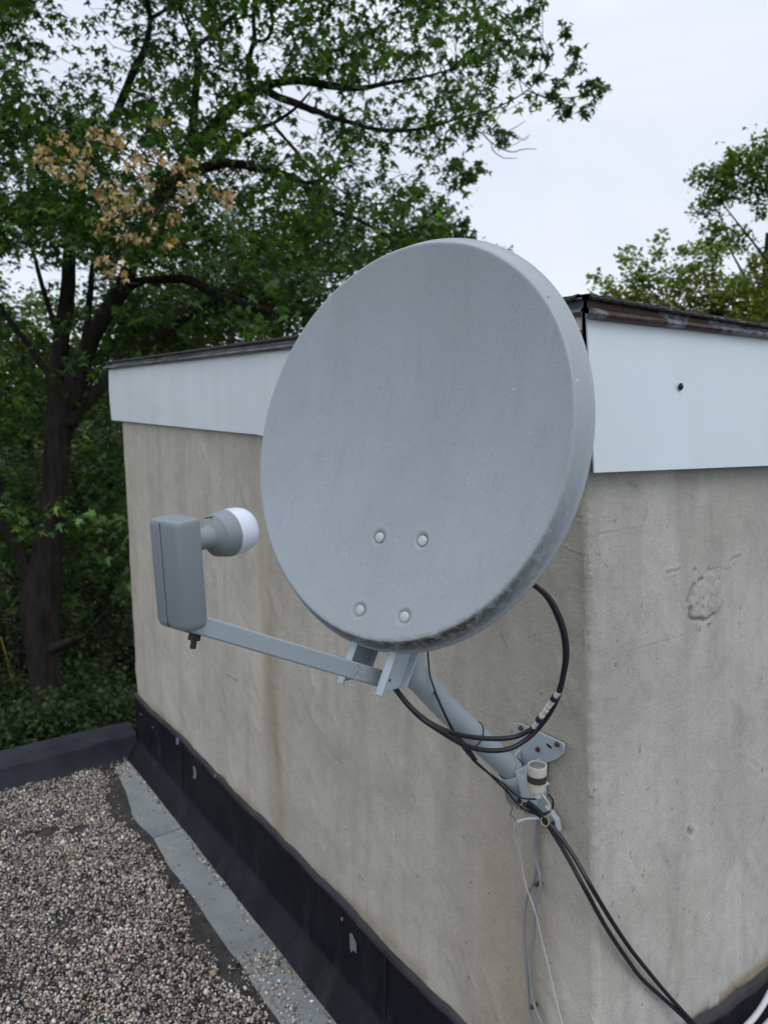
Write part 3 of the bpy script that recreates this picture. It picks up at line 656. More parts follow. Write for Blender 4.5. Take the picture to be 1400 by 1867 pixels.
# parting line as a thin raised seam
m = MB(); m.box(hp(-.003, 0, .0163), (.0006, .112, .0010), (dr, hv, hx)); m.box(hp(-.003, .0588, 0), (.0006, .0012, .026), (dr, hv, hx)); m.obj('seam', M_black, house)
hc = hp(0, .0300, -.0150)       # horn root on the housing
m = MB(); m.lathe(hc-hx*.004, hx, [(0,.0122),(.026,.0118),(.032,.0138),(.0355,.0180),(.0395,.0222),(.0403,.0234),(.054,.0266),(.0575,.0270),(.058,.0262)], 48)
m.obj('feed_horn', M_lnbd, house, True, angle=28)
m = MB(); m.lathe(hc+hx*.0536, hx, [(0,.0262),(.0003,.0268),(.010,.0268),(.0185,.0262),(.0190,.0257),(.025,.0243),(.0255,.0238),(.0305,.0205),(.0335,.0160),(.0355,.009),(.0360,.0001)], 48)
m.obj('horn_cap', M_cap, house, True, angle=25)
m = MB(); m.box(hc+hx*.034+hv*.0218, (.0007,.0012,.018), (dr, hv, hx)); m.obj('seam', M_black, house)
q = D(-.006, -.284, .300); m = MB(); m.lathe(q, -du, [(0,.0075),(.0065,.0075)], 6); m.lathe(q-du*.006, -du, [(0,.0035),(.010,.0034)], 10); m.box(q+du*.002, (.02,.002,.016), (dr,du,dn)); m.obj('nut', M_darkband, sd_)

# mast
pm = [onX(938,1408,XM), onX(905,1378,XM), onX(850,1327,XM), onX(806,1284,XM), onX(775,1250,XM)]
pm = [p for p in pm]; pm += [np.array([XM,.712,-.425]), np.array([XM,.7055,-.385]), np.array([XM,.704,-.34]), np.array([XM,.704,-.20])]
pth = smoothpath(pm, 8); m = MB(); m.tube(pth, .0212, 32); mast = m.obj('mast', M_mast, sd_, True)
end = pm[0]; adir = pm[0]-pm[2]; adir /= np.linalg.norm(adir)
m = MB(); m.lathe(end-adir*.004, adir, [(0,.0208),(.02,.0205),(.022,.018)], 28); m.obj('mast_end', M_plate, sd_, True)

# wall bracket plate
yp = YA-.006
outl = [(936,1317),(952,1319),(1026,1353),(1030,1359),(1028,1373),(1018,1382),(998,1389),(996,1455),(1001,1464),(1021,1492),(1024,1513),(1019,1514),(1017,1502),(996,1492),(972,1474),(945,1456),(940,1430),(938,1400),(934,1386),(937,1370)]
m = MB(); m.prism([onY(x, y, yp) for x, y in outl], (0,-.0035,0)); pl = m.obj('wall_plate', M_plate, sd_, bevel=.001)
# folded rim and cradle cheeks
m = MB(); m.prism([onY(x, y, yp-.0035) for x, y in ((1026,1352),(1030.5,1359),(1028,1374),(1018,1383),(998,1390),(998,1388),(1016,1380),(1025,1372),(1027,1360))], (0,-.004,0)); m.obj('plate_rim', M_plate, sd_, bevel=.0008); m = MB()
m.prism([onY(x, y, yp-.0035) for x, y in ((1001,1466),(1021,1492),(1024.5,1513),(1021,1513),(1018,1494),(998,1468))], (0,-.012,0)); m.obj('plate_rim', M_plate, sd_, bevel=.0008)
def cheek(xo):
    e = end + np.array([xo,0,0]); m = MB()
    poly = [(yp-.003, -.640),(yp-.02,-.650),(e[1]+.012,e[2]+.022),(e[1]-.025,e[2]+.018),(e[1]-.008,e[2]-.026),(yp-.035,-.735),(yp-.003,-.765)]
    m.prism([(e[0], a, b) for a, b in poly], (.0035,0,0)); return m.obj('cradle_cheek', M_plate, sd_, bevel=.001)
cheek(-.0245); cheek(.0215)
m = MB()
V = []; F = []; nt_ = 14
for k in range(nt_+1):     # saddle below the tube
    t = math.pi + math.pi*k/nt_
    side = np.array([1.,0,0]); dn2 = np.cross(adir, side); dn2 = dn2 if dn2[2] > 0 else -dn2
    for s_ in (-.02, .04):
        for rr2 in (.0225, .0255): V.append(end+adir*s_+side*math.cos(t)*rr2+dn2*math.sin(t)*rr2)
for k in range(nt_): a = k*4; b = a+4; F += [(a,b,b+2,a+2),(a+1,a+3,b+3,b+1),(a,a+1,b+1,b),(a+2,b+2,b+3,a+3)]
mesh_obj('saddle', V, F, M_plate, sd_, True)
for (px, py) in ((950,1327),(981,1366),(1016,1357),(1011,1500),(956,1434),(947,1460)):
    p = onY(px, py, yp-.0035); m = MB(); m.lathe(p, (0,-1,0), [(0,.0052),(.003,.0050),(.0052,.0035),(.0058,.0001)], 7); m.obj('anchor_bolt', M_rust, sd_)
m = MB(); a = onY(996,1357,yp-.0037); b = onY(1005,1364,yp-.0037); m.tube([a, a*.5+b*.5, b], .0028, 10); V = np.array(m.V); V[:,1] = yp-.0035+(V[:,1]-V[:,1].mean())*.05; m.V = V.tolist(); m.obj('slot', M_black, sd_)

# ------------------------------------------------------------------ cables and ties
def cable(name, pts, rad, mat, label, cat='cable', parent=None, seg=10, flat=None, n=9, group=None):
    P = smoothpath([onY(x, y, Y) for x, y, Y in pts], n); V, F = tube(P, rad, seg, True, flat)
    o = mesh_obj(name, V, F, mat, parent, True)
    if parent is None: tag(o, label, cat, group)
    return o, P
g1 = [(700,1225,.66),(721,1255,.655),(745,1286,.66),(780,1316,.680),(820,1335,.72),(860,1344,.78),(905,1347,.83),(940,1343,.862),(966,1331,.878),(974,1325,.882)]
c1 = root('coaxial_cable', onY(820,1335,.72), 'upper black looping cable joined to the silver couplers', 'cable')
cable('jacket', g1, .0041, M_coax, None, parent=c1)
g2 = [(1018,1262,.888),(1025,1235,.888),(1030,1195,.883),(1026,1155,.87),(1014,1120,.85),(998,1090,.83),(975,1068,.80),(950,1050,.77),(900,1040,.745)]
cable('jacket', g2, .0041, M_coax, None, parent=c1)
A0 = onY(972,1327,.881); A1 = onY(1018,1262,.888); ad = A1-A0; LL = np.linalg.norm(ad); ad /= LL
m = MB(); pr_ = [(-.002,.0030),(0,.0042),(.17*LL,.0042),(.175*LL,.0034),(.19*LL,.0034),(.30*LL,.0034),(.31*LL,.0050),(.38*LL,.0050),(.385*LL,.0040),(.44*LL,.0040),(.445*LL,.0050),(.52*LL,.0050),(.525*LL,.0038),(.56*LL,.0038),(.565*LL,.0048),(.63*LL,.0048),(.635*LL,.0040),(.66*LL,.0040),(.665*LL,.0052),(.74*LL,.0052),(.745*LL,.0034),(.86*LL,.0034),(.865*LL,.0044),(LL,.0044),(LL+.002,.003)]
m.lathe(A0, ad, pr_, 6); m.obj('coupler', M_nickel, c1, False)
for t in (.20, .78):
    m = MB(); m.lathe(A0+ad*LL*t, ad, [(0,.0060),(.0088,.0060)], 18); m.obj('band', M_band, c1, bevel=.0006)
g3 = [(702,1230,.665),(722,1258,.660),(760,1302,.668),(800,1331,.69),(845,1358,.75),(885,1368,.80),(925,1366,.84),(955,1351,.868),(980,1329,.886),(1003,1298,.896),(1018,1267,.898),(1027,1232,.896),(1033,1192,.890),(1028,1150,.876),(1014,1112,.856),(996,1084,.835),(968,1064,.80),(940,1050,.77),(890,1040,.745)]
cable('coaxial_cable', g3, .0041, M_coax, 'lower black cable looping behind the couplers without a joint')
g4 = [(779,1180,.74),(781,1205,.735),(784,1232,.73),(794,1262,.732),(806,1290,.735),(820,1320,.745),(838,1350,.770),(852,1372,.792),(864,1388,.822),(880,1402,.85),(900,1416,.868),(918,1430,.885),(932,1443,.90),(948,1454,.925),(968,1457,.93),(985,1455,.93)]
cable('thin_wire', g4, .0015, M_coax, 'thin black wire running from behind the dish down along the mast', 'wire', n=8)
g5 = [(774,1232,.76),(786,1250,.745),(798,1275,.738),(812,1305,.742),(830,1342,.765),(843,1362,.79),(858,1380,.81),(880,1400,.84),(905,1424,.87),(925,1444,.89),(944,1467,.92),(965,1480,.94),(985,1485,.95),(1003,1478,.955),(1008,1462,.955),(1000,1448,.95)]
cable('thin_wire', g5, .0019, M_coax, 'thin black wire looping under the mast foot below the sensor', 'wire', n=8)
m = MB(); m.tube([onY(834,1345,.776), onY(850,1364,.795), onY(866,1386,.815)], [.0045,.0055,.0042], 8); tag(m.obj('tape_wrap', M_tie, smooth=True), 'black tape wrapped round wires under the mast middle', 'tape')
def ringtie(px, py, rad, tr, mat, label, tilt=0., name='cable_tie'):
    c = onX(px, py, XM); k = np.argmin(np.linalg.norm(pth-c, axis=1)); T = pth[min(k+1,len(pth)-1)]-pth[max(k-1,0)]; T /= np.linalg.norm(T); c = pth[k]
    s = np.array([1.,0,0]); v_ = np.cross(T, s); P = [c+s*math.cos(a)*rad+v_*math.sin(a)*rad+T*tilt*math.sin(a+.6) for a in np.linspace(0, 2*math.pi, 40)]
    V, F = tube(P, tr, 6, False); tag(mesh_obj(name, V, F, mat, None, True), label, 'cable tie')
ringtie(862, 1338, .0228, .0010, M_coax, 'black cable tie round the middle of the bent mast', .006)
ringtie(925, 1398, .0226, .0011, M_yellowgreen, 'yellowish tie round the mast just above its foot', .010)
ringtie(928, 1401, .0226, .0010, M_coax, 'black cable tie round the mast foot beside a yellowish one', -.006)
rt = np.random.default_rng(5)
def frayed(pts, label):
    P = [(x+rt.uniform(-1.,1.), y+rt.uniform(-1.,1.), Y) for x, y, Y in pts]
    cable('frayed_wire', P, .0008, M_bare, label, 'wire', n=5, seg=6)
g = G('frayed_brown', .8); g.color((.10,.075,.045)); M_bare = g.m
frayed([(918,1432,.885),(922,1448,.90),(928,1462,.91),(934,1474,.92),(931,1484,.92),(937,1492,.92),(941,1500,.93)], 'frayed brownish wire hanging down to the white wire kink')
frayed([(921,1434,.885),(928,1448,.90),(937,1462,.91),(945,1468,.915),(950,1478,.92),(956,1474,.92),(958,1481,.93),(970,1485,.94)], 'frayed brownish wire curling right below the mast foot')
cable('flat_wire', [(988,1448,.925),(996,1458,.93),(1003,1470,.94),(1003,1482,.95),(993,1490,.955),(975,1492,.955),(955,1494,.95),(941,1500,.945),(937,1508,.95),(938,1525,.965),(944,1545,.975),(951,1572,.984),(955,1600,.984),(962,1625,.981),(973,1655,.979),(982,1690,.982),(990,1725,.984),(1000,1765,.983),(1008,1800,.984),(1019,1845,.984),(1028,1880,.98),(1040,1930,.975)],
      .0024, M_wirew, 'white flat wire hanging kinked from the small sensor down the wall', 'wire', flat=.45)
gA, _ = cable('grey_cable', [(982,1488,.975),(979,1515,.984),(976,1545,.986),(976,1565,.985),(981,1585,.985),(985,1602,.985),(984,1622,.985),(977,1650,.983),(974,1680,.983),(973,1710,.985),(968,1745,.985),(967,1780,.985),(970,1815,.985),(977,1843,.985),(988,1868,.985),(1000,1900,.985)], .0030, M_wireg, 'grey cable hanging straight from the wall bracket, right of its twin')
cable('grey_cable', [(981,1492,.988),(977,1520,.989),(975,1550,.989),(977,1580,.988),(973,1605,.988),(963,1628,.987),(957,1655,.986),(955,1690,.986),(957,1740,.986),(961,1790,.986),(964,1830,.986),(970,1868,.986),(975,1905,.986)], .0030, M_wireg, 'grey cable on the wall, bowing left of its twin')
for (px, py, lb) in ((978,1613,'rusty cable clip screw between the grey cables, upper one'), (970,1836,'rusty cable clip screw between the grey cables, lower one')):
    p = onY(px, py, .985); m = MB(); m.lathe(p+[0,.012,0], (0,-1,0), [(0,.0042),(.014,.0042),(.0165,.003),(.017,.0001)], 10); tag(m.obj('clip_screw', M_rust), lb, 'screw')
def pth2(pts, off): return [(x+off[0], y+off[1], *r) for x, y, *r in pts]
def wallcable(pts, rad, label):
    P = smoothpath(pts, 10); V, F = tube(P, rad, 10); tag(mesh_obj('coaxial_cable', V, F, M_coax, None, True), label, 'cable')
wallcable([onY(955,1466,.925), onY(975,1480,.945), onY(993,1497,.955), onY(1012,1525,.962), onY(1040,1573,.965), onY(1068,1625,.968), onW(1105,1692,.018), onW(1140,1745,.014), onW(1170,1785,.011), onW(1215,1826,.013), onW(1264,1872,.03), onW(1330,1940,.04)], .0040, 'lower left black cable of the pair sloping across the corner')
wallcable([onY(962,1462,.93), onY(985,1482,.948), onY(1000,1500,.955), onY(1025,1531,.960), onY(1052,1572,.963), onY(1078,1618,.966), onW(1110,1672,.020), onW(1145,1725,.016), onW(1172,1760,.013), onW(1215,1812,.015), onW(1266,1868,.032), onW(1330,1934,.042)], .0040, 'upper right black cable of the pair sloping across the corner')
m = MB(); p = onY(996,1496,.951); P = [p+np.array([.009*math.cos(t), .003*math.sin(t)-.004, .007*math.sin(t)]) for t in np.linspace(0,2*math.pi,20)]; m.tube(P, .0009, 6); tag(m.obj('cable_tie', M_yellowgreen), 'tan tie gripping the black cable pair below the sensor', 'cable tie')
# silver conduits at the foot of the right wall
for k, (dx, lb) in enumerate(((0,'silver tube curving over the flashing, nearest the stucco'), (34,'silver tube curving over the flashing, farther from the stucco'))):
    P = smoothpath([onW(1330+dx, 1915, .035), onW(1352+dx, 1880, .035), onW(1378+dx, 1850, .033), onW(1398+dx, 1818, .031), onW(1420+dx, 1770, .030), onW(1440+dx, 1700, .02)], 8)
    V, F = tube(P, .0062, 12); tag(mesh_obj('silver_tube', V, F, M_wirew, None, True), lb, 'tube')

# small sensor
sn_c = onY(977.5, 1440, .905); up3 = np.array([.01,-.03,1.]); up3 /= np.linalg.norm(up3)
sn = root('light_sensor', sn_c, 'small beige cylinder with dark band and glassy top beside the mast foot', 'sensor')
m = MB(); m.lathe(sn_c, up3, [(0,.0145),(.001,.0152),(.016,.0155),(.0165,.0152),(.029,.0152),(.0295,.0160),(.0445,.0162),(.0455,.0158),(.0456,.0138),(.0440,.0136)], 36); m.obj('body', M_beige, sn, True, angle=30)
m = MB(); m.lathe(sn_c+up3*.0165, up3, [(0,.0153),(.0005,.0163),(.0115,.0163),(.012,.0153)], 36); m.obj('band', M_darkband, sn, True, angle=30)
m = MB(); m.lathe(sn_c+up3*.0436, up3, [(0,.0136),(.0006,.0134),(.0008,.0105),(.0018,.0095),(.0026,.006),(.0028,.0001)], 30); m.obj('lens', M_lens, sn, True)
m = MB(); m.lathe(sn_c-up3*.012+np.array([.003,0,0]), up3, [(0,.006),(.004,.0062),(.0045,.0045),(.012,.0045)], 12); m.obj('stem', M_nickel, sn, True, angle=30)
m = MB(); m.box(sn_c+np.array([-.012,.022,-.004]), (.012,.035,.003)); m.obj('holder', M_plate, sn)

# ------------------------------------------------------------------ trees
def leaf_template(kind):
    if kind == 'maple':
        a = np.array([ -90, -62, -38, -10, 14, 50, 68, 90, 112, 130, 166, 190, 218, 242])
        r = np.array([.22, .34, .50,.24,.78,.28,.48,1.05,.50,.28,.74,.24,.46,.34])
    else:
        a = np.array([-90,-30,10,45,90,135,170,210]); r = np.array([.45,.5,.75,.45,1.0,.45,.75,.5])
    V = np.stack([r*np.cos(np.radians(a)), r*np.sin(np.radians(a)), -.18*np.abs(np.cos(np.radians(a)))*r - .10*r*r], 1); V = np.vstack([[0,0,0], V])
    n = len(a); return V*.62, np.array([(0, 1+i, 1+(i+1)%n) for i in range(n)])
LT = {k: leaf_template(k) for k in ('maple','plain')}
def leaves(name, P, size, col, parent, kind='maple', mat=None, droop=.5):
    P = np.asarray(P); n = len(P); LV, LF = LT[kind]
    az = rng.uniform(0, 2*np.pi, n); tip = np.stack([np.cos(az), np.sin(az), -rng.uniform(.1, .3+droop*1.6, n)], 1); tip /= np.linalg.norm(tip, axis=1)[:,None]
    nr_ = np.stack([rng.normal(size=n)*.55, rng.normal(size=n)*.55, np.ones(n)], 1); nr_ -= tip*(nr_*tip).sum(1)[:,None]; nr_ /= np.linalg.norm(nr_, axis=1)[:,None]
    sd2 = np.cross(tip, nr_); sz_ = size*rng.uniform(.5, 1.25, n)
    V = (LV[None,:,0,None]*sd2[:,None]+LV[None,:,1,None]*tip[:,None]+LV[None,:,2,None]*nr_[:,None])*sz_[:,None,None] + P[:,None]
    F = (LF[None]+np.arange(n)[:,None,None]*len(LV)).reshape(-1,3)
    BUF.append((V.reshape(-1,3), F, np.repeat(col, len(LV), 0), 0))
BUF = []
def flush(name, parent, mat=None, tw=None):
    V = np.concatenate([b[0] for b in BUF]); off = np.cumsum([0]+[len(b[0]) for b in BUF])
    F = np.concatenate([b[1]+o_ for b, o_ in zip(BUF, off)]); col = np.concatenate([b[2] for b in BUF]); mi = np.concatenate([np.full(len(b[1]), b[3]) for b in BUF])
    BUF.clear(); print(name, len(F))
    return mesh_obj(name, V, F, mat or M_leaf, parent, False, attrs={'col': col}, mats=[tw or M_twig], midx=mi)
def spray_points(c, n, L, spread=.5, up=0.):
    """n leaf positions along a twig of length L through each centre; returns leaf positions and twig ends"""
    k = len(c); az = rng.uniform(0, 2*np.pi, k); d = np.stack([np.cos(az), np.sin(az), rng.uniform(-.5,.35,k)+up], 1); d /= np.linalg.norm(d, axis=1)[:,None]
    a = c - d*L/2; b = c + d*L/2
    t = rng.beta(1.6, 1.0, (k, n)); P = a[:,None]+ (b-a)[:,None]*t[...,None] + rng.normal(size=(k,n,3))*L*.16*spread*2
    P[...,2] -= L*.25*t**2
    b = b - [0,0,L*.2]
    return P.reshape(-1,3), a, b
def twigs(name, A, B, r0, r1, parent, mat=None, sag=.08):
    A = np.asarray(A); B = np.asarray(B); n = len(A); ns = 4; L = np.linalg.norm(B-A, axis=1)
    w_ = rng.normal(size=(n,3))*.10*L[:,None]; t = np.linspace(0,1,ns+1)
    P = A[:,None]+(B-A)[:,None]*t[None,:,None] + (4*t*(1-t))[None,:,None]*(w_+np.array([0,0,sag])*L[:,None])[:,None]
    d = (B-A)/(L[:,None]+1e-9); s = np.cross(d, [0,0,1.]); s /= np.linalg.norm(s, axis=1)[:,None]+1e-9; u_ = np.cross(s, d); R_ = r0+(r1-r0)*t
    V = np.zeros((n, ns+1, 3, 3))
    for k in range(3):
        a = 2*np.pi*k/3; V[:,:,k] = P + (math.cos(a)*s+math.sin(a)*u_)[:,None]*R_[None,:,None]
    base = np.arange(n)[:,None]*((ns+1)*3); F = []
    for i in range(ns):
        for k in range(3): F.append(np.stack([base[:,0]+i*3+k, base[:,0]+i*3+(k+1)%3, base[:,0]+(i+1)*3+(k+1)%3, base[:,0]+(i+1)*3+k], 1))
    F = np.concatenate(F); F = np.vstack([F[:,[0,1,2]], F[:,[0,2,3]]]); BUF.append((V.reshape(-1,3), F, np.full((n*(ns+1)*3, 3), .05), 1))
def limb(name, pts, parent, mat=None, wob=1., n=7):
    """pts: (px, py, depth, width px at that depth)"""
    P = np.array([atD(x, y, D_) for x, y, D_, w_ in pts]); Wd = np.array([w_*D_/FPX/2 for x, y, D_, w_ in pts])
    Q = smoothpath(P, n); t = np.linspace(0, len(P)-1, len(Q)); rad = np.interp(t, np.arange(len(P)), Wd)
    al = np.concatenate([[0], np.cumsum(np.linalg.norm(np.diff(Q, axis=0), axis=1))]); sc_ = al/(rad.mean()*7)
    Q[1:-1] += (np.stack([fbm(sc_[1:-1]+q_*31+pts[0][0], np.zeros(len(Q)-2), 2, q_) for q_ in range(3)], 1)-.5)*rad[1:-1,None]*.6*wob
    rad = rad*.92*(1+.10*(fbm(sc_*.8+pts[0][1], np.zeros(len(Q)), 2, 5)-.5))
    V, F = tube(Q, rad, 12); o = mesh_obj(name, V, F, mat or M_bark, parent, True); return Q
def greens(n, base, var=.25, yel=.15):
    c = np.array(base)[None]*np.exp(rng.normal(size=(n,1))*var); y = (rng.uniform(size=(n,1)) < yel)*rng.uniform(.2,.9,(n,1)); return c*(1+y*np.array([[1.2,.55,.0]]))

# main maple ---------------------------------------------------------------
tb = atD(84, 1330, 9.3); tb[2] = GROUND
mt = root('maple_tree', tb, 'big dark maple with forked trunk and spreading limbs over the far roof edge', 'tree')
sk = []
trunk = [(84,1700,9.3,70),(82,1330,9.3,56),(80,1240,9.3,54),(78,1170,9.3,64),(78,1110,9.3,74),(84,1060,9.25,66),(92,1000,9.2,56),(98,930,9.1,52),(103,860,9.05,50),(106,800,9.0,50),(112,755,9.,58),(118,722,9.,56)]
sk.append(limb('trunk', trunk, mt, n=8))
B = lambda *a, **k: sk.append(limb('branch', list(a), mt, **k))
B((66,1095,9.3,34),(52,1050,9.2,27),(35,1005,9.1,24),(14,960,9.0,22),(-4,900,8.9,22),(-20,800,8.8,18),(-40,700,8.7,14))
B((82,1190,9.3,26),(105,1180,9.2,20),(130,1170,9.1,15),(145,1163,9.0,12),(157,1157,9.0,3))
B((118,735,9.,50),(135,695,9.,40),(150,660,8.95,34),(172,615,8.9,30),(200,565,8.85,32),(222,528,8.8,33),(240,480,8.8,28),(268,410,8.75,26),(296,360,8.7,30),(325,315,8.6,30),(348,278,8.55,29),(372,250,8.5,25),(410,210,8.4,22),(450,175,8.3,22),(482,158,8.2,22),(505,150,8.1,15),(545,148,7.9,14),(600,157,7.8,15),(650,160,7.7,11),(710,150,7.6,8),(770,140,7.5,5),(830,125,7.4,3))
B((478,162,8.2,18),(510,178,8.1,15),(550,192,8.0,14),(590,208,7.9,11),(635,222,7.8,9),(690,236,7.7,8),(740,238,7.6,8),(790,230,7.5,6),(840,214,7.4,4),(900,198,7.3,3),(960,165,7.3,2.5),(1000,120,7.2,2))
B((960,165,7.3,2.5),(1000,178,7.2,2.2),(1050,176,7.2,2),(1095,158,7.1,1.6))
B((458,170,8.25,13),(453,130,8.2,11),(457,98,8.1,10),(464,72,8.1,10),(462,35,8.0,8),(464,-10,7.9,7),(470,-60,7.9,5))
B((465,74,8.1,8),(482,74,8.05,7),(492,62,8,7),(497,35,8.,6),(486,0,7.9,7),(484,-40,7.9,5))
B((350,276,8.5,24),(354,220,8.4,17),(357,170,8.35,15),(361,125,8.3,15),(357,95,8.3,12),(348,65,8.2,7),(333,30,8.1,5),(328,-10,8.,4))
B((354,90,8.3,8),(378,70,8.1,9),(410,45,8.,9),(438,14,7.9,10),(452,-30,7.8,8), mat=M_barkp)
B((320,325,8.6,22),(350,314,8.5,20),(380,304,8.4,19),(420,298,8.3,17),(465,304,8.2,16),(515,317,8.1,15),(548,333,8.,15),(575,360,7.9,13),(605,385,7.8,11),(650,400,7.7,8),(700,428,7.6,6),(750,455,7.6,4),(800,470,7.5,2))
B((548,335,8.,9),(575,331,7.9,8),(600,318,7.9,5),(640,300,7.8,3))
B((375,308,8.4,16),(400,288,8.3,13),(430,255,8.2,13),(465,236,8.1,11),(500,224,8.,7),(535,200,7.9,6),(565,168,7.9,4))
B((500,228,8.,6),(530,265,7.9,6),(560,300,7.8,5),(590,325,7.8,4),(640,360,7.8,3))
B((226,528,8.8,20),(250,516,8.7,17),(285,510,8.6,15),(330,508,8.5,19),(365,520,8.4,18),(400,540,8.3,15),(440,552,8.2,14),(490,566,8.1,13),(540,572,8.,9),(600,560,7.9,5))
B((400,548,8.3,10),(415,580,8.3,8),(425,620,8.3,6),(432,660,8.3,5))
B((126,775,9.,34),(150,742,9.05,25),(178,712,9.1,23),(205,682,9.15,23),(250,640,9.3,21),(300,602,9.4,20),(345,572,9.5,17),(390,552,9.6,11),(450,540,9.6,6))
B((110,725,9.,36),(104,680,9.,30),(112,630,9.,30),(121,570,9.,29),(124,510,9.,27),(132,450,9.,25),(142,395,9.,22),(150,330,9.,18),(172,270,8.9,17),(205,222,8.9,18),(222,180,8.85,16),(243,130,8.8,15),(265,90,8.75,14),(275,40,8.7,10),(270,5,8.6,9),(262,-50,8.5,6))
B((275,34,8.7,8),(300,20,8.7,7),(328,-2,8.6,6),(350,-40,8.6,4))
B((270,78,8.75,6),(300,95,8.7,5),(330,120,8.7,4))
B((238,165,8.85,6),(262,175,8.8,5),(285,200,8.8,4),(300,230,8.8,3))
B((108,625,9.,14),(98,585,8.9,11),(86,550,8.9,9),(78,520,8.8,9),(68,485,8.8,8),(60,455,8.7,6),(54,425,8.7,5))
B((150,650,9.,16),(158,600,9.1,13),(165,540,9.2,12),(172,470,9.2,10),(190,400,9.2,7))
B((134,440,9.,12),(90,350,8.9,10),(40,250,8.8,9),(10,215,8.7,8),(-40,190,8.6,6))
B((118,722,9.,18),(60,640,9.2,14),(0,560,9.3,12),(-80,450,9.3,10))
skp = np.concatenate(sk)
# foliage density over the crown (50 px cells from x=-150, y=-150), A = thickest
rows_ = {
 -400:'99999999999999999888770000000000', -350:'99999999999999999888770000000000', -300:'99999999999999999888870000000000', -250:'99999999999999998888877000000000', -200:'99999999998888888888877500000000',  # crown rows above the view, added to shade the foliage below
 -150:'999999877777788888888776430000', -100:'999999866677778888888876530000', -50:'999999865566777788888877530000',
 0:  '99999985155554556677888876400000', 50: '99998771155655445788888803650000', 100:'99998762255666616788888805630000',
 150:'99999888766666636888888707566000', 200:'99999999866666766888887560324000', 250:'99999999885477777777776600010000',
 300:'99999999988777777777766014100000', 350:'99999999998877788887776410000000', 400:'99999888999888899988887674000000',
 450:'99982256899999999998763242200000', 500:'99953247899999999988000000000000', 550:'99977688999999999960000000000000',
 600:'99988888887777886000000000000000', 650:'99988788777666650000000000000000', 700:'99988776666600000000000000000000',
 750:'99977665555500000000000000000000', 800:'99977655555000000000000000000000', 850:'99977876665000000000000000000000', 900:'99988898887000000000000000000000', 950:'99988898887000000000000000000000',
 1000:'99977766777000000000000000000000', 1050:'88866654666000000000000000000000'}
cen = []
for y0, s in rows_.items():
    for i, ch in enumerate(s):
        v_ = int(ch)
        if not v_: continue
        x0 = (-280 if y0 < 400 else -225)+50*i
        if x0 > 320 and y0 > 640: continue
        od = -math.log(1-v_/10.*.985)*(2.15 if x0 < 640 else 1.65)
        k = rng.poisson(od*4.2)
        for _ in range(k): cen.append((x0+rng.uniform(0,50), y0+rng.uniform(0,50)))
cen = np.array(cen)
lim_ = np.interp(cen[:,1], [-400,-150,0,60,100,150,200,230,300,400,450], [950,985,945,915,960,985,960,855,825,835,850])
cen = cen[cen[:,0] < lim_ + rng.normal(size=len(cen))*14]
dep = 8.2 + (rng.uniform(size=len(cen))-.5)*3.0 - np.clip(cen[:,0]/1000, 0, 1)*.6
low = (cen[:,1] > 470) & (rng.uniform(size=len(cen)) < .85); dep = np.where(low, rng.uniform(9.5, 11.2, len(cen)), dep)
keepm = rng.uniform(size=len(cen)) < (dep/8.2)**2/1.45
# clumping: favour noise ridges
cl = fbm(cen[:,0]/60+dep*1.3, cen[:,1]/60, 3, 7); keepm &= (cl > .42) | (rng.uniform(size=len(cen)) < .22)
cen = cen[keepm]; dep = dep[keepm]
c3 = np.array([atD(x, y, d_) for (x, y), d_ in zip(cen, dep)])
LP, ta, tb_ = spray_points(c3, 17, .36)
# shaded inner foliage is built the same; colours vary leaf by leaf only
print('maple leaves', len(LP))
leaves('foliage', LP, .130, greens(len(LP), (.056,.116,.028), .38, .16), mt)
twigs('twig', ta, tb_, .0035, .0012, mt)
# connect sprays to the nearest limb
ia = []
for k in range(0, len(c3)):
    dd = np.linalg.norm(skp-ta[k], axis=1); j = np.argsort(dd)[rng.integers(0, 9)]
    if .1 < dd[j] < .9: ia.append((skp[j], ta[k]))
ia = np.array(ia); twigs('twig', ia[:,0], ia[:,1], .006, .0025, mt, sag=.03)
# outlying tips on the sky side
tips = [(1062,88),(1045,60),(1058,120),(1085,165),(1100,150),(1112,160),(1090,190),(1050,200),(1035,185),(1020,170),(990,100),(1010,95),(970,95),(1000,140),(1030,150),(960,130),(925,240),(935,255),(845,300),(860,310),(870,320),(885,305),(850,290),(900,105),(940,80),(975,60),(985,20),(960,30),(1000,5),(860,400),(845,430),(830,420),(825,445),(870,435),(800,400),(810,385)]
c4 = np.array([atD(x-14+rng.uniform(-6,6), y+rng.uniform(-6,6), rng.uniform(7.1,7.7)) for x, y in tips for _ in range(2)])
LP, ta, tb_ = spray_points(c4, 13, .16); leaves('foliage', LP, .115, greens(len(LP), (.050,.096,.026), .25, .1), mt); twigs('twig', ta, tb_, .003, .001, mt)
flush('crown', mt)
# withered hanging branch
dc = [(75,265),(95,250),(115,245),(70,290),(90,295),(120,285),(140,300),(160,300),(100,310),(125,320),(150,325),(80,275),(185,250),(205,248),(222,255),(170,240),(195,262),(245,290),(235,300),(255,285),(280,275),(300,280),(305,295),(300,215),(285,225),(265,320),(285,335),(270,345),(340,295),(355,300),(345,320),(335,340),(350,350),(330,360),(360,330),(210,345),(225,350),(200,335),(180,350),(195,360),(240,360),(250,370),(230,375),(190,400),(200,390),(180,420),(225,420),(245,428),(255,425),(278,412),(318,430),(305,445),(310,395),(185,470),(195,490),(212,480),(225,495),(388,350),(405,358),(415,368),(425,350),(275,300),(160,270),(130,270),(110,300),(150,310),(210,360),(175,345),(220,395),(240,385),(268,380),(322,385),(325,308)]
c5 = np.array([atD(x+rng.uniform(-5,5), y+rng.uniform(-5,5), rng.uniform(6.15,6.45)) for x, y in dc for _ in range(2)])
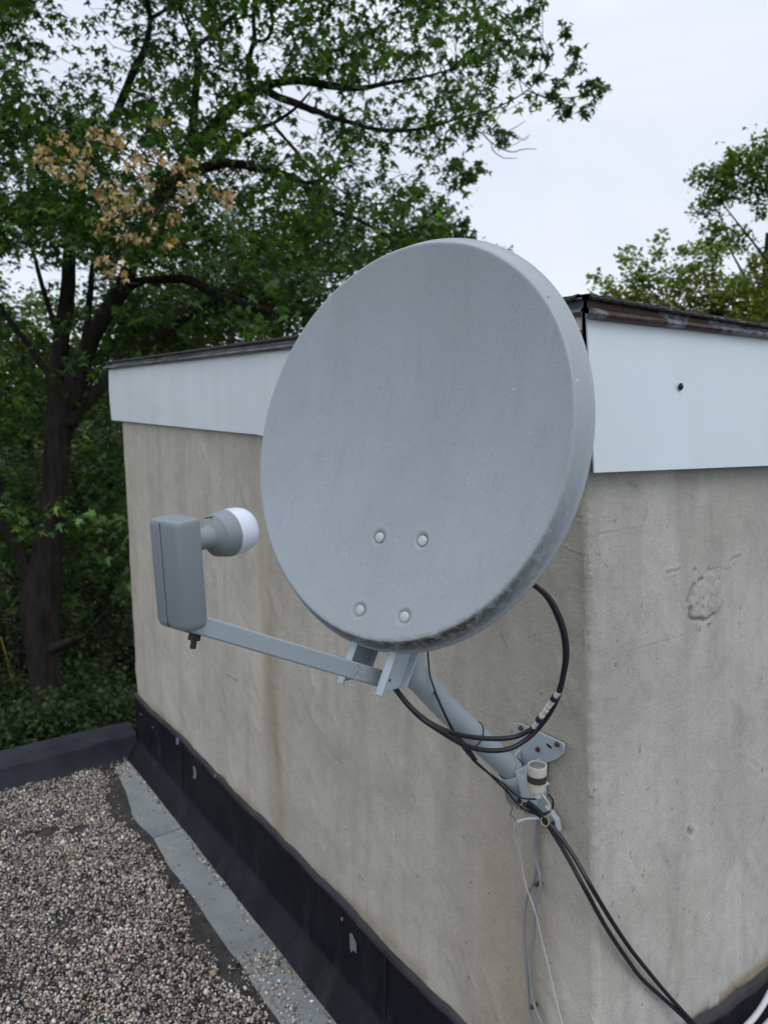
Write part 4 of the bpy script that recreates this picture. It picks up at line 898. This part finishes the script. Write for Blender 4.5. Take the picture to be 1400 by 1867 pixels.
LP, ta, tb_ = spray_points(c5, 5, .09, .8)
cd = np.array([(.54,.39,.19),(.42,.29,.13),(.62,.47,.25)])[rng.integers(0,3,len(LP))]*rng.uniform(.7,1.15,(len(LP),1))
leaves('withered_foliage', LP, .072, cd, mt, mat=M_dead, droop=1.4); tag(flush('withered_foliage', mt, M_dead), 'tan withered leaves hanging on dead twigs')
for pts in ([(330,330,8.5,6),(290,300,6.6,4),(240,285,6.4,4),(190,262,6.3,3),(150,257,6.3,2.5),(110,262,6.3,2)], [(300,345,8.4,5),(270,330,6.5,4),(255,320,6.4,4),(220,290,6.3,3),(170,300,6.3,2)], [(320,335,8.5,5),(285,390,6.4,3),(250,410,6.3,2.5),(225,460,6.3,2),(205,485,6.3,1.5)],
            [(300,345,8.4,5),(262,370,6.5,4),(230,390,6.4,3),(200,400,6.3,2)], [(345,300,8.3,4),(300,250,6.4,3),(300,220,6.3,2)]):
    limb('dead_branch', pts, mt, mat=M_twig, wob=2)
# bare grey twigs against the sky
for pts in ([(858,228,7.4,3.5),(880,245,7.3,3),(900,262,7.3,2.5),(930,277,7.3,2.2),(955,272,7.3,1.8),(978,272,7.3,1.2)], [(895,258,7.3,2.2),(900,275,7.3,2),(918,288,7.3,1.6),(942,288,7.3,1.2)], [(878,240,7.3,2.5),(905,247,7.3,2),(940,232,7.3,1.6),(958,220,7.3,1.1)], [(905,247,7.3,2),(930,240,7.3,1.5),(955,255,7.3,1.3),(965,245,7.3,1)],
            [(880,240,7.3,2),(900,225,7.3,1.6),(918,200,7.3,1.2)], [(900,70,7.4,2.5),(935,60,7.3,2),(965,55,7.3,1.6),(990,40,7.3,1.1)], [(940,62,7.3,1.8),(975,30,7.3,1.4),(1000,18,7.3,1)], [(905,260,7.3,2),(915,270,7.3,1.6),(940,262,7.3,1.2),(962,248,7.3,1)], [(800,215,7.4,2),(830,190,7.4,1.6),(850,160,7.4,1)], [(960,165,7.3,2),(1010,183,7.3,1.6),(1050,178,7.3,1.2)]):
    limb('bare_twig', pts, mt, mat=M_twigp, wob=3)

# trees behind, each a thing of its own -------------------------------------
def lobe_tree(label, lobes, base, col, leaf, yel, group=None, trunkw=34, name='leafy_tree', nl=15, L=.5, kind='plain', seed=0, cat='tree', limbs=True):
    b = atD(*base); b[2] = GROUND; t = root(name, b, label, cat, group)
    cs = []
    for (px, py, D_, rpx, dens) in lobes:
        c = atD(px, py, D_); r = rpx*D_/FPX; n = int(dens*(rpx*rpx+rpx*25)/170.*(1.35 if D_ > 16.5 else 1))
        d = rng.normal(size=(n,3)); d /= np.linalg.norm(d, axis=1)[:,None]; q = rng.uniform(size=n)**(1/2.2)*(1+.25*(rng.uniform(size=n)-.4))
        cs.append(c + d*(q*r)[:,None]*np.array([1,1,.85]))
    cs = np.concatenate(cs); LP, ta, tb2 = spray_points(cs, nl, L, .6)
    LP = LP[LP[:,2] > GROUND+.05]
    leaves('foliage', LP, leaf, greens(len(LP), col, .30, yel), t, kind)
    if limbs:
        D_ = base[2]; top = atD(base[0], lobes[0][1], D_); P = [b, b*.6+top*.4+rng.normal(size=3)*.1, b*.25+top*.75+rng.normal(size=3)*.15, top]
        rr2 = trunkw*D_/FPX/2; Q = smoothpath(P, 8); V, F = tube(Q, np.linspace(rr2, rr2*.3, len(Q)), 10); mesh_obj('trunk', V, F, M_bark, t, True)
        for (px, py, Dl, rpx, dens) in lobes:
            if rpx < 30: continue
            py += rpx*.4; s = Q[rng.integers(len(Q)//2, len(Q)-1)]; e = atD(px, py, Dl); Q2 = smoothpath([s, s*.5+e*.5+np.array([0,0,.2]), e], 6)
            V, F = tube(Q2, np.linspace(rr2*.25, .012, len(Q2)), 7); mesh_obj('branch', V, F, M_bark, t, True)
        k = rng.integers(0, len(cs), len(cs)//2)
        lc_ = np.array([atD(l[0], l[1], l[2]) for l in lobes]); A2 = cs[k]; near_ = lc_[np.array([np.linalg.norm(lc_-a_, axis=1).argmin() for a_ in A2])]
        twigs('twig', A2*.75+near_*.25, A2, .005, .002, t)
    flush('crown', t)
    return t
G_back = 'trees behind the big maple'
lobe_tree('bright green tree behind the maple fork at far left', [(60,640,15,90,1.5),(-30,600,15,90,1.5),(120,720,15.5,90,1.5),(20,760,15,100,1.5),(-80,740,15,100,1.3),(60,560,16,50,1.0)], (40,1000,15), (.075,.115,.022), .15, .3, G_back, L=.6)
lobe_tree('yellowish green tree seen above the left end of the hut roof', [(300,560,14.5,85,1.6),(230,620,14.5,80,1.6),(380,600,14.5,80,1.6),(300,640,15,90,1.5),(420,560,15,60,1.2)], (300,1000,15), (.070,.110,.020), .15, .3, G_back, L=.6)
lobe_tree('green tree rising just left of the dish top', [(520,470,12.5,100,1.4),(440,420,12.5,90,1.3),(600,430,12.5,80,1.2),(380,480,12.5,90,1.3),(500,560,12.5,90,1.5),(680,440,12.5,60,1.1),(330,440,12.5,70,1.2),(750,470,12.5,70,1.2),(560,370,13,60,.9)], (520,1000,12.5), (.060,.120,.030), .13, .18, G_back, L=.5, kind='maple')
lobe_tree('small tree crown peeping over the dish top', [(800,430,13.5,52,1.3),(845,455,13.5,40,1.2),(750,440,13.5,50,1.2),(915,462,13.5,14,2),(800,520,13.5,90,1.2)], (800,1000,13.5), (.060,.105,.030), .12, .2, G_back, L=.4, kind='maple')
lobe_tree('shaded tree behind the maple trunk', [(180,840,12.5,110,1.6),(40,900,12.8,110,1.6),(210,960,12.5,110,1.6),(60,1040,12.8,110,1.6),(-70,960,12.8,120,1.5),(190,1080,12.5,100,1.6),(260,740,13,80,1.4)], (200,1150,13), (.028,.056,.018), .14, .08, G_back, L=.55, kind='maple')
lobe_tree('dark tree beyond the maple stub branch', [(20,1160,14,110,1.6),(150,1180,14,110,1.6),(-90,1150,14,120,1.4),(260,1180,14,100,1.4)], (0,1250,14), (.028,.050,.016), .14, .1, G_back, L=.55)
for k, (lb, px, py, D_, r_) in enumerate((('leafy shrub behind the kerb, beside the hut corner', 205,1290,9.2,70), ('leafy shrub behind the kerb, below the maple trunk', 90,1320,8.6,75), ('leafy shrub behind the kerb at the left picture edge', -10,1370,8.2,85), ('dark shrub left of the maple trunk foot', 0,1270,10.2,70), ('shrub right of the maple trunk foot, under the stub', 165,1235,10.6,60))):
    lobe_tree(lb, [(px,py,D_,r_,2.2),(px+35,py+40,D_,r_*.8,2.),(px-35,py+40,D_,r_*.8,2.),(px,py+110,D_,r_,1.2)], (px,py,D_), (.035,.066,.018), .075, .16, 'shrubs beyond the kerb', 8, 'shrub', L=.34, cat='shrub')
lobe_tree('rounded oak crown alone against the sky at the right picture edge', [(1392,275,17,40,1.3),(1340,300,17,46,1.5),(1300,315,17,28,1.3),(1272,318,17,15,1.6),(1370,330,17,50,1.4),(1310,350,17,34,1.5),(1288,375,17,18,1.8),(1390,380,17,14,1.5),(1440,300,17,70,1.4),(1430,250,17.5,45,1.2),(1560,320,17,90,1.2)], (1520,800,17), (.085,.145,.028), .125, .25, None, L=.42)
lobe_tree('bright tree crown above the rusty roof edge', [(1130,540,19,42,1.5),(1100,520,19,16,1.3),(1085,500,19,9,1.6),(1160,490,19,32,1.2),(1145,460,19,13,1.4),(1195,455,19,14,1.6),(1200,430,19,9,1.6),(1190,520,19,45,1.3),(1250,500,19,42,1.4),(1255,455,19,16,1.4),(1240,560,19,55,1.4),(1300,530,18.5,60,1.5),(1300,470,19,34,1.3),(1360,560,18.5,60,1.5),(1390,500,18.5,50,1.5),(1340,590,18.5,70,1.3),(1180,570,19,50,1.3),(1440,560,18.5,70,1.3)], (1300,850,19), (.135,.19,.040), .14, .35, None, L=.42)
lobe_tree('darker tree standing behind the bright crown, right edge', [(1320,425,21,32,1.4),(1300,410,21,14,1.5),(1345,440,21,24,1.4),(1400,462,21,24,1.2),(1430,520,21,55,1.3),(1290,445,21,24,1.3)], (1400,850,21), (.085,.14,.032), .14, .2, None, L=.42)
# far woodland closing the view low down
V = []; cs = []
for az in np.arange(-60, 130, 1.6):
    a = R(az)+math.pi*.5
    for k in range(26):
        rr2 = rng.uniform(26, 34); cs.append((math.cos(a+rng.normal()*.02)*rr2-2, math.sin(a+rng.normal()*.02)*rr2, GROUND+rng.uniform(.3, 7.2)))
cs = np.array(cs); LP, ta, tb2 = spray_points(cs, 9, 1.4, .7)
leaves('woodland', LP, .42, greens(len(LP), (.045,.075,.022), .3, .2), None, 'plain'); tag(flush('woodland', None), kind='stuff')
# yellow strap and picket fence in the undergrowth
P = smoothpath([atD(2,1160,10.4), atD(8,1182,10.4), atD(14,1205,10.4), atD(20,1228,10.4), atD(30,1262,10.4)], 5); V, F = tube(P, .012, 6, True, .4)
tag(mesh_obj('yellow_strap', V, F, G('yellow_webbing', .6).color((.30,.21,.02)).m), 'yellow strap leaning in the dark undergrowth left of the trunk', 'strap')
fr = root('picket_fence', atD(45,1220,12), 'weathered picket fence in shade left of the maple trunk', 'fence')
for k in range(7):
    a = atD(26+k*8, 1175+rng.uniform(-3,3), 11.2); b = a.copy(); b[2] -= 1.; m = MB(); m.box((a+b)/2, (.05,.02,1.0)); m.obj('picket', M_bark, fr)
a = atD(22,1188,11.2); b = atD(80,1190,11.2); m = MB(); m.tube([a, (a+b)/2, b], .03, 4); m.obj('rail', M_bark, fr)
print('done', sum(len(o.data.polygons) for o in sc.objects if o.type == 'MESH'))
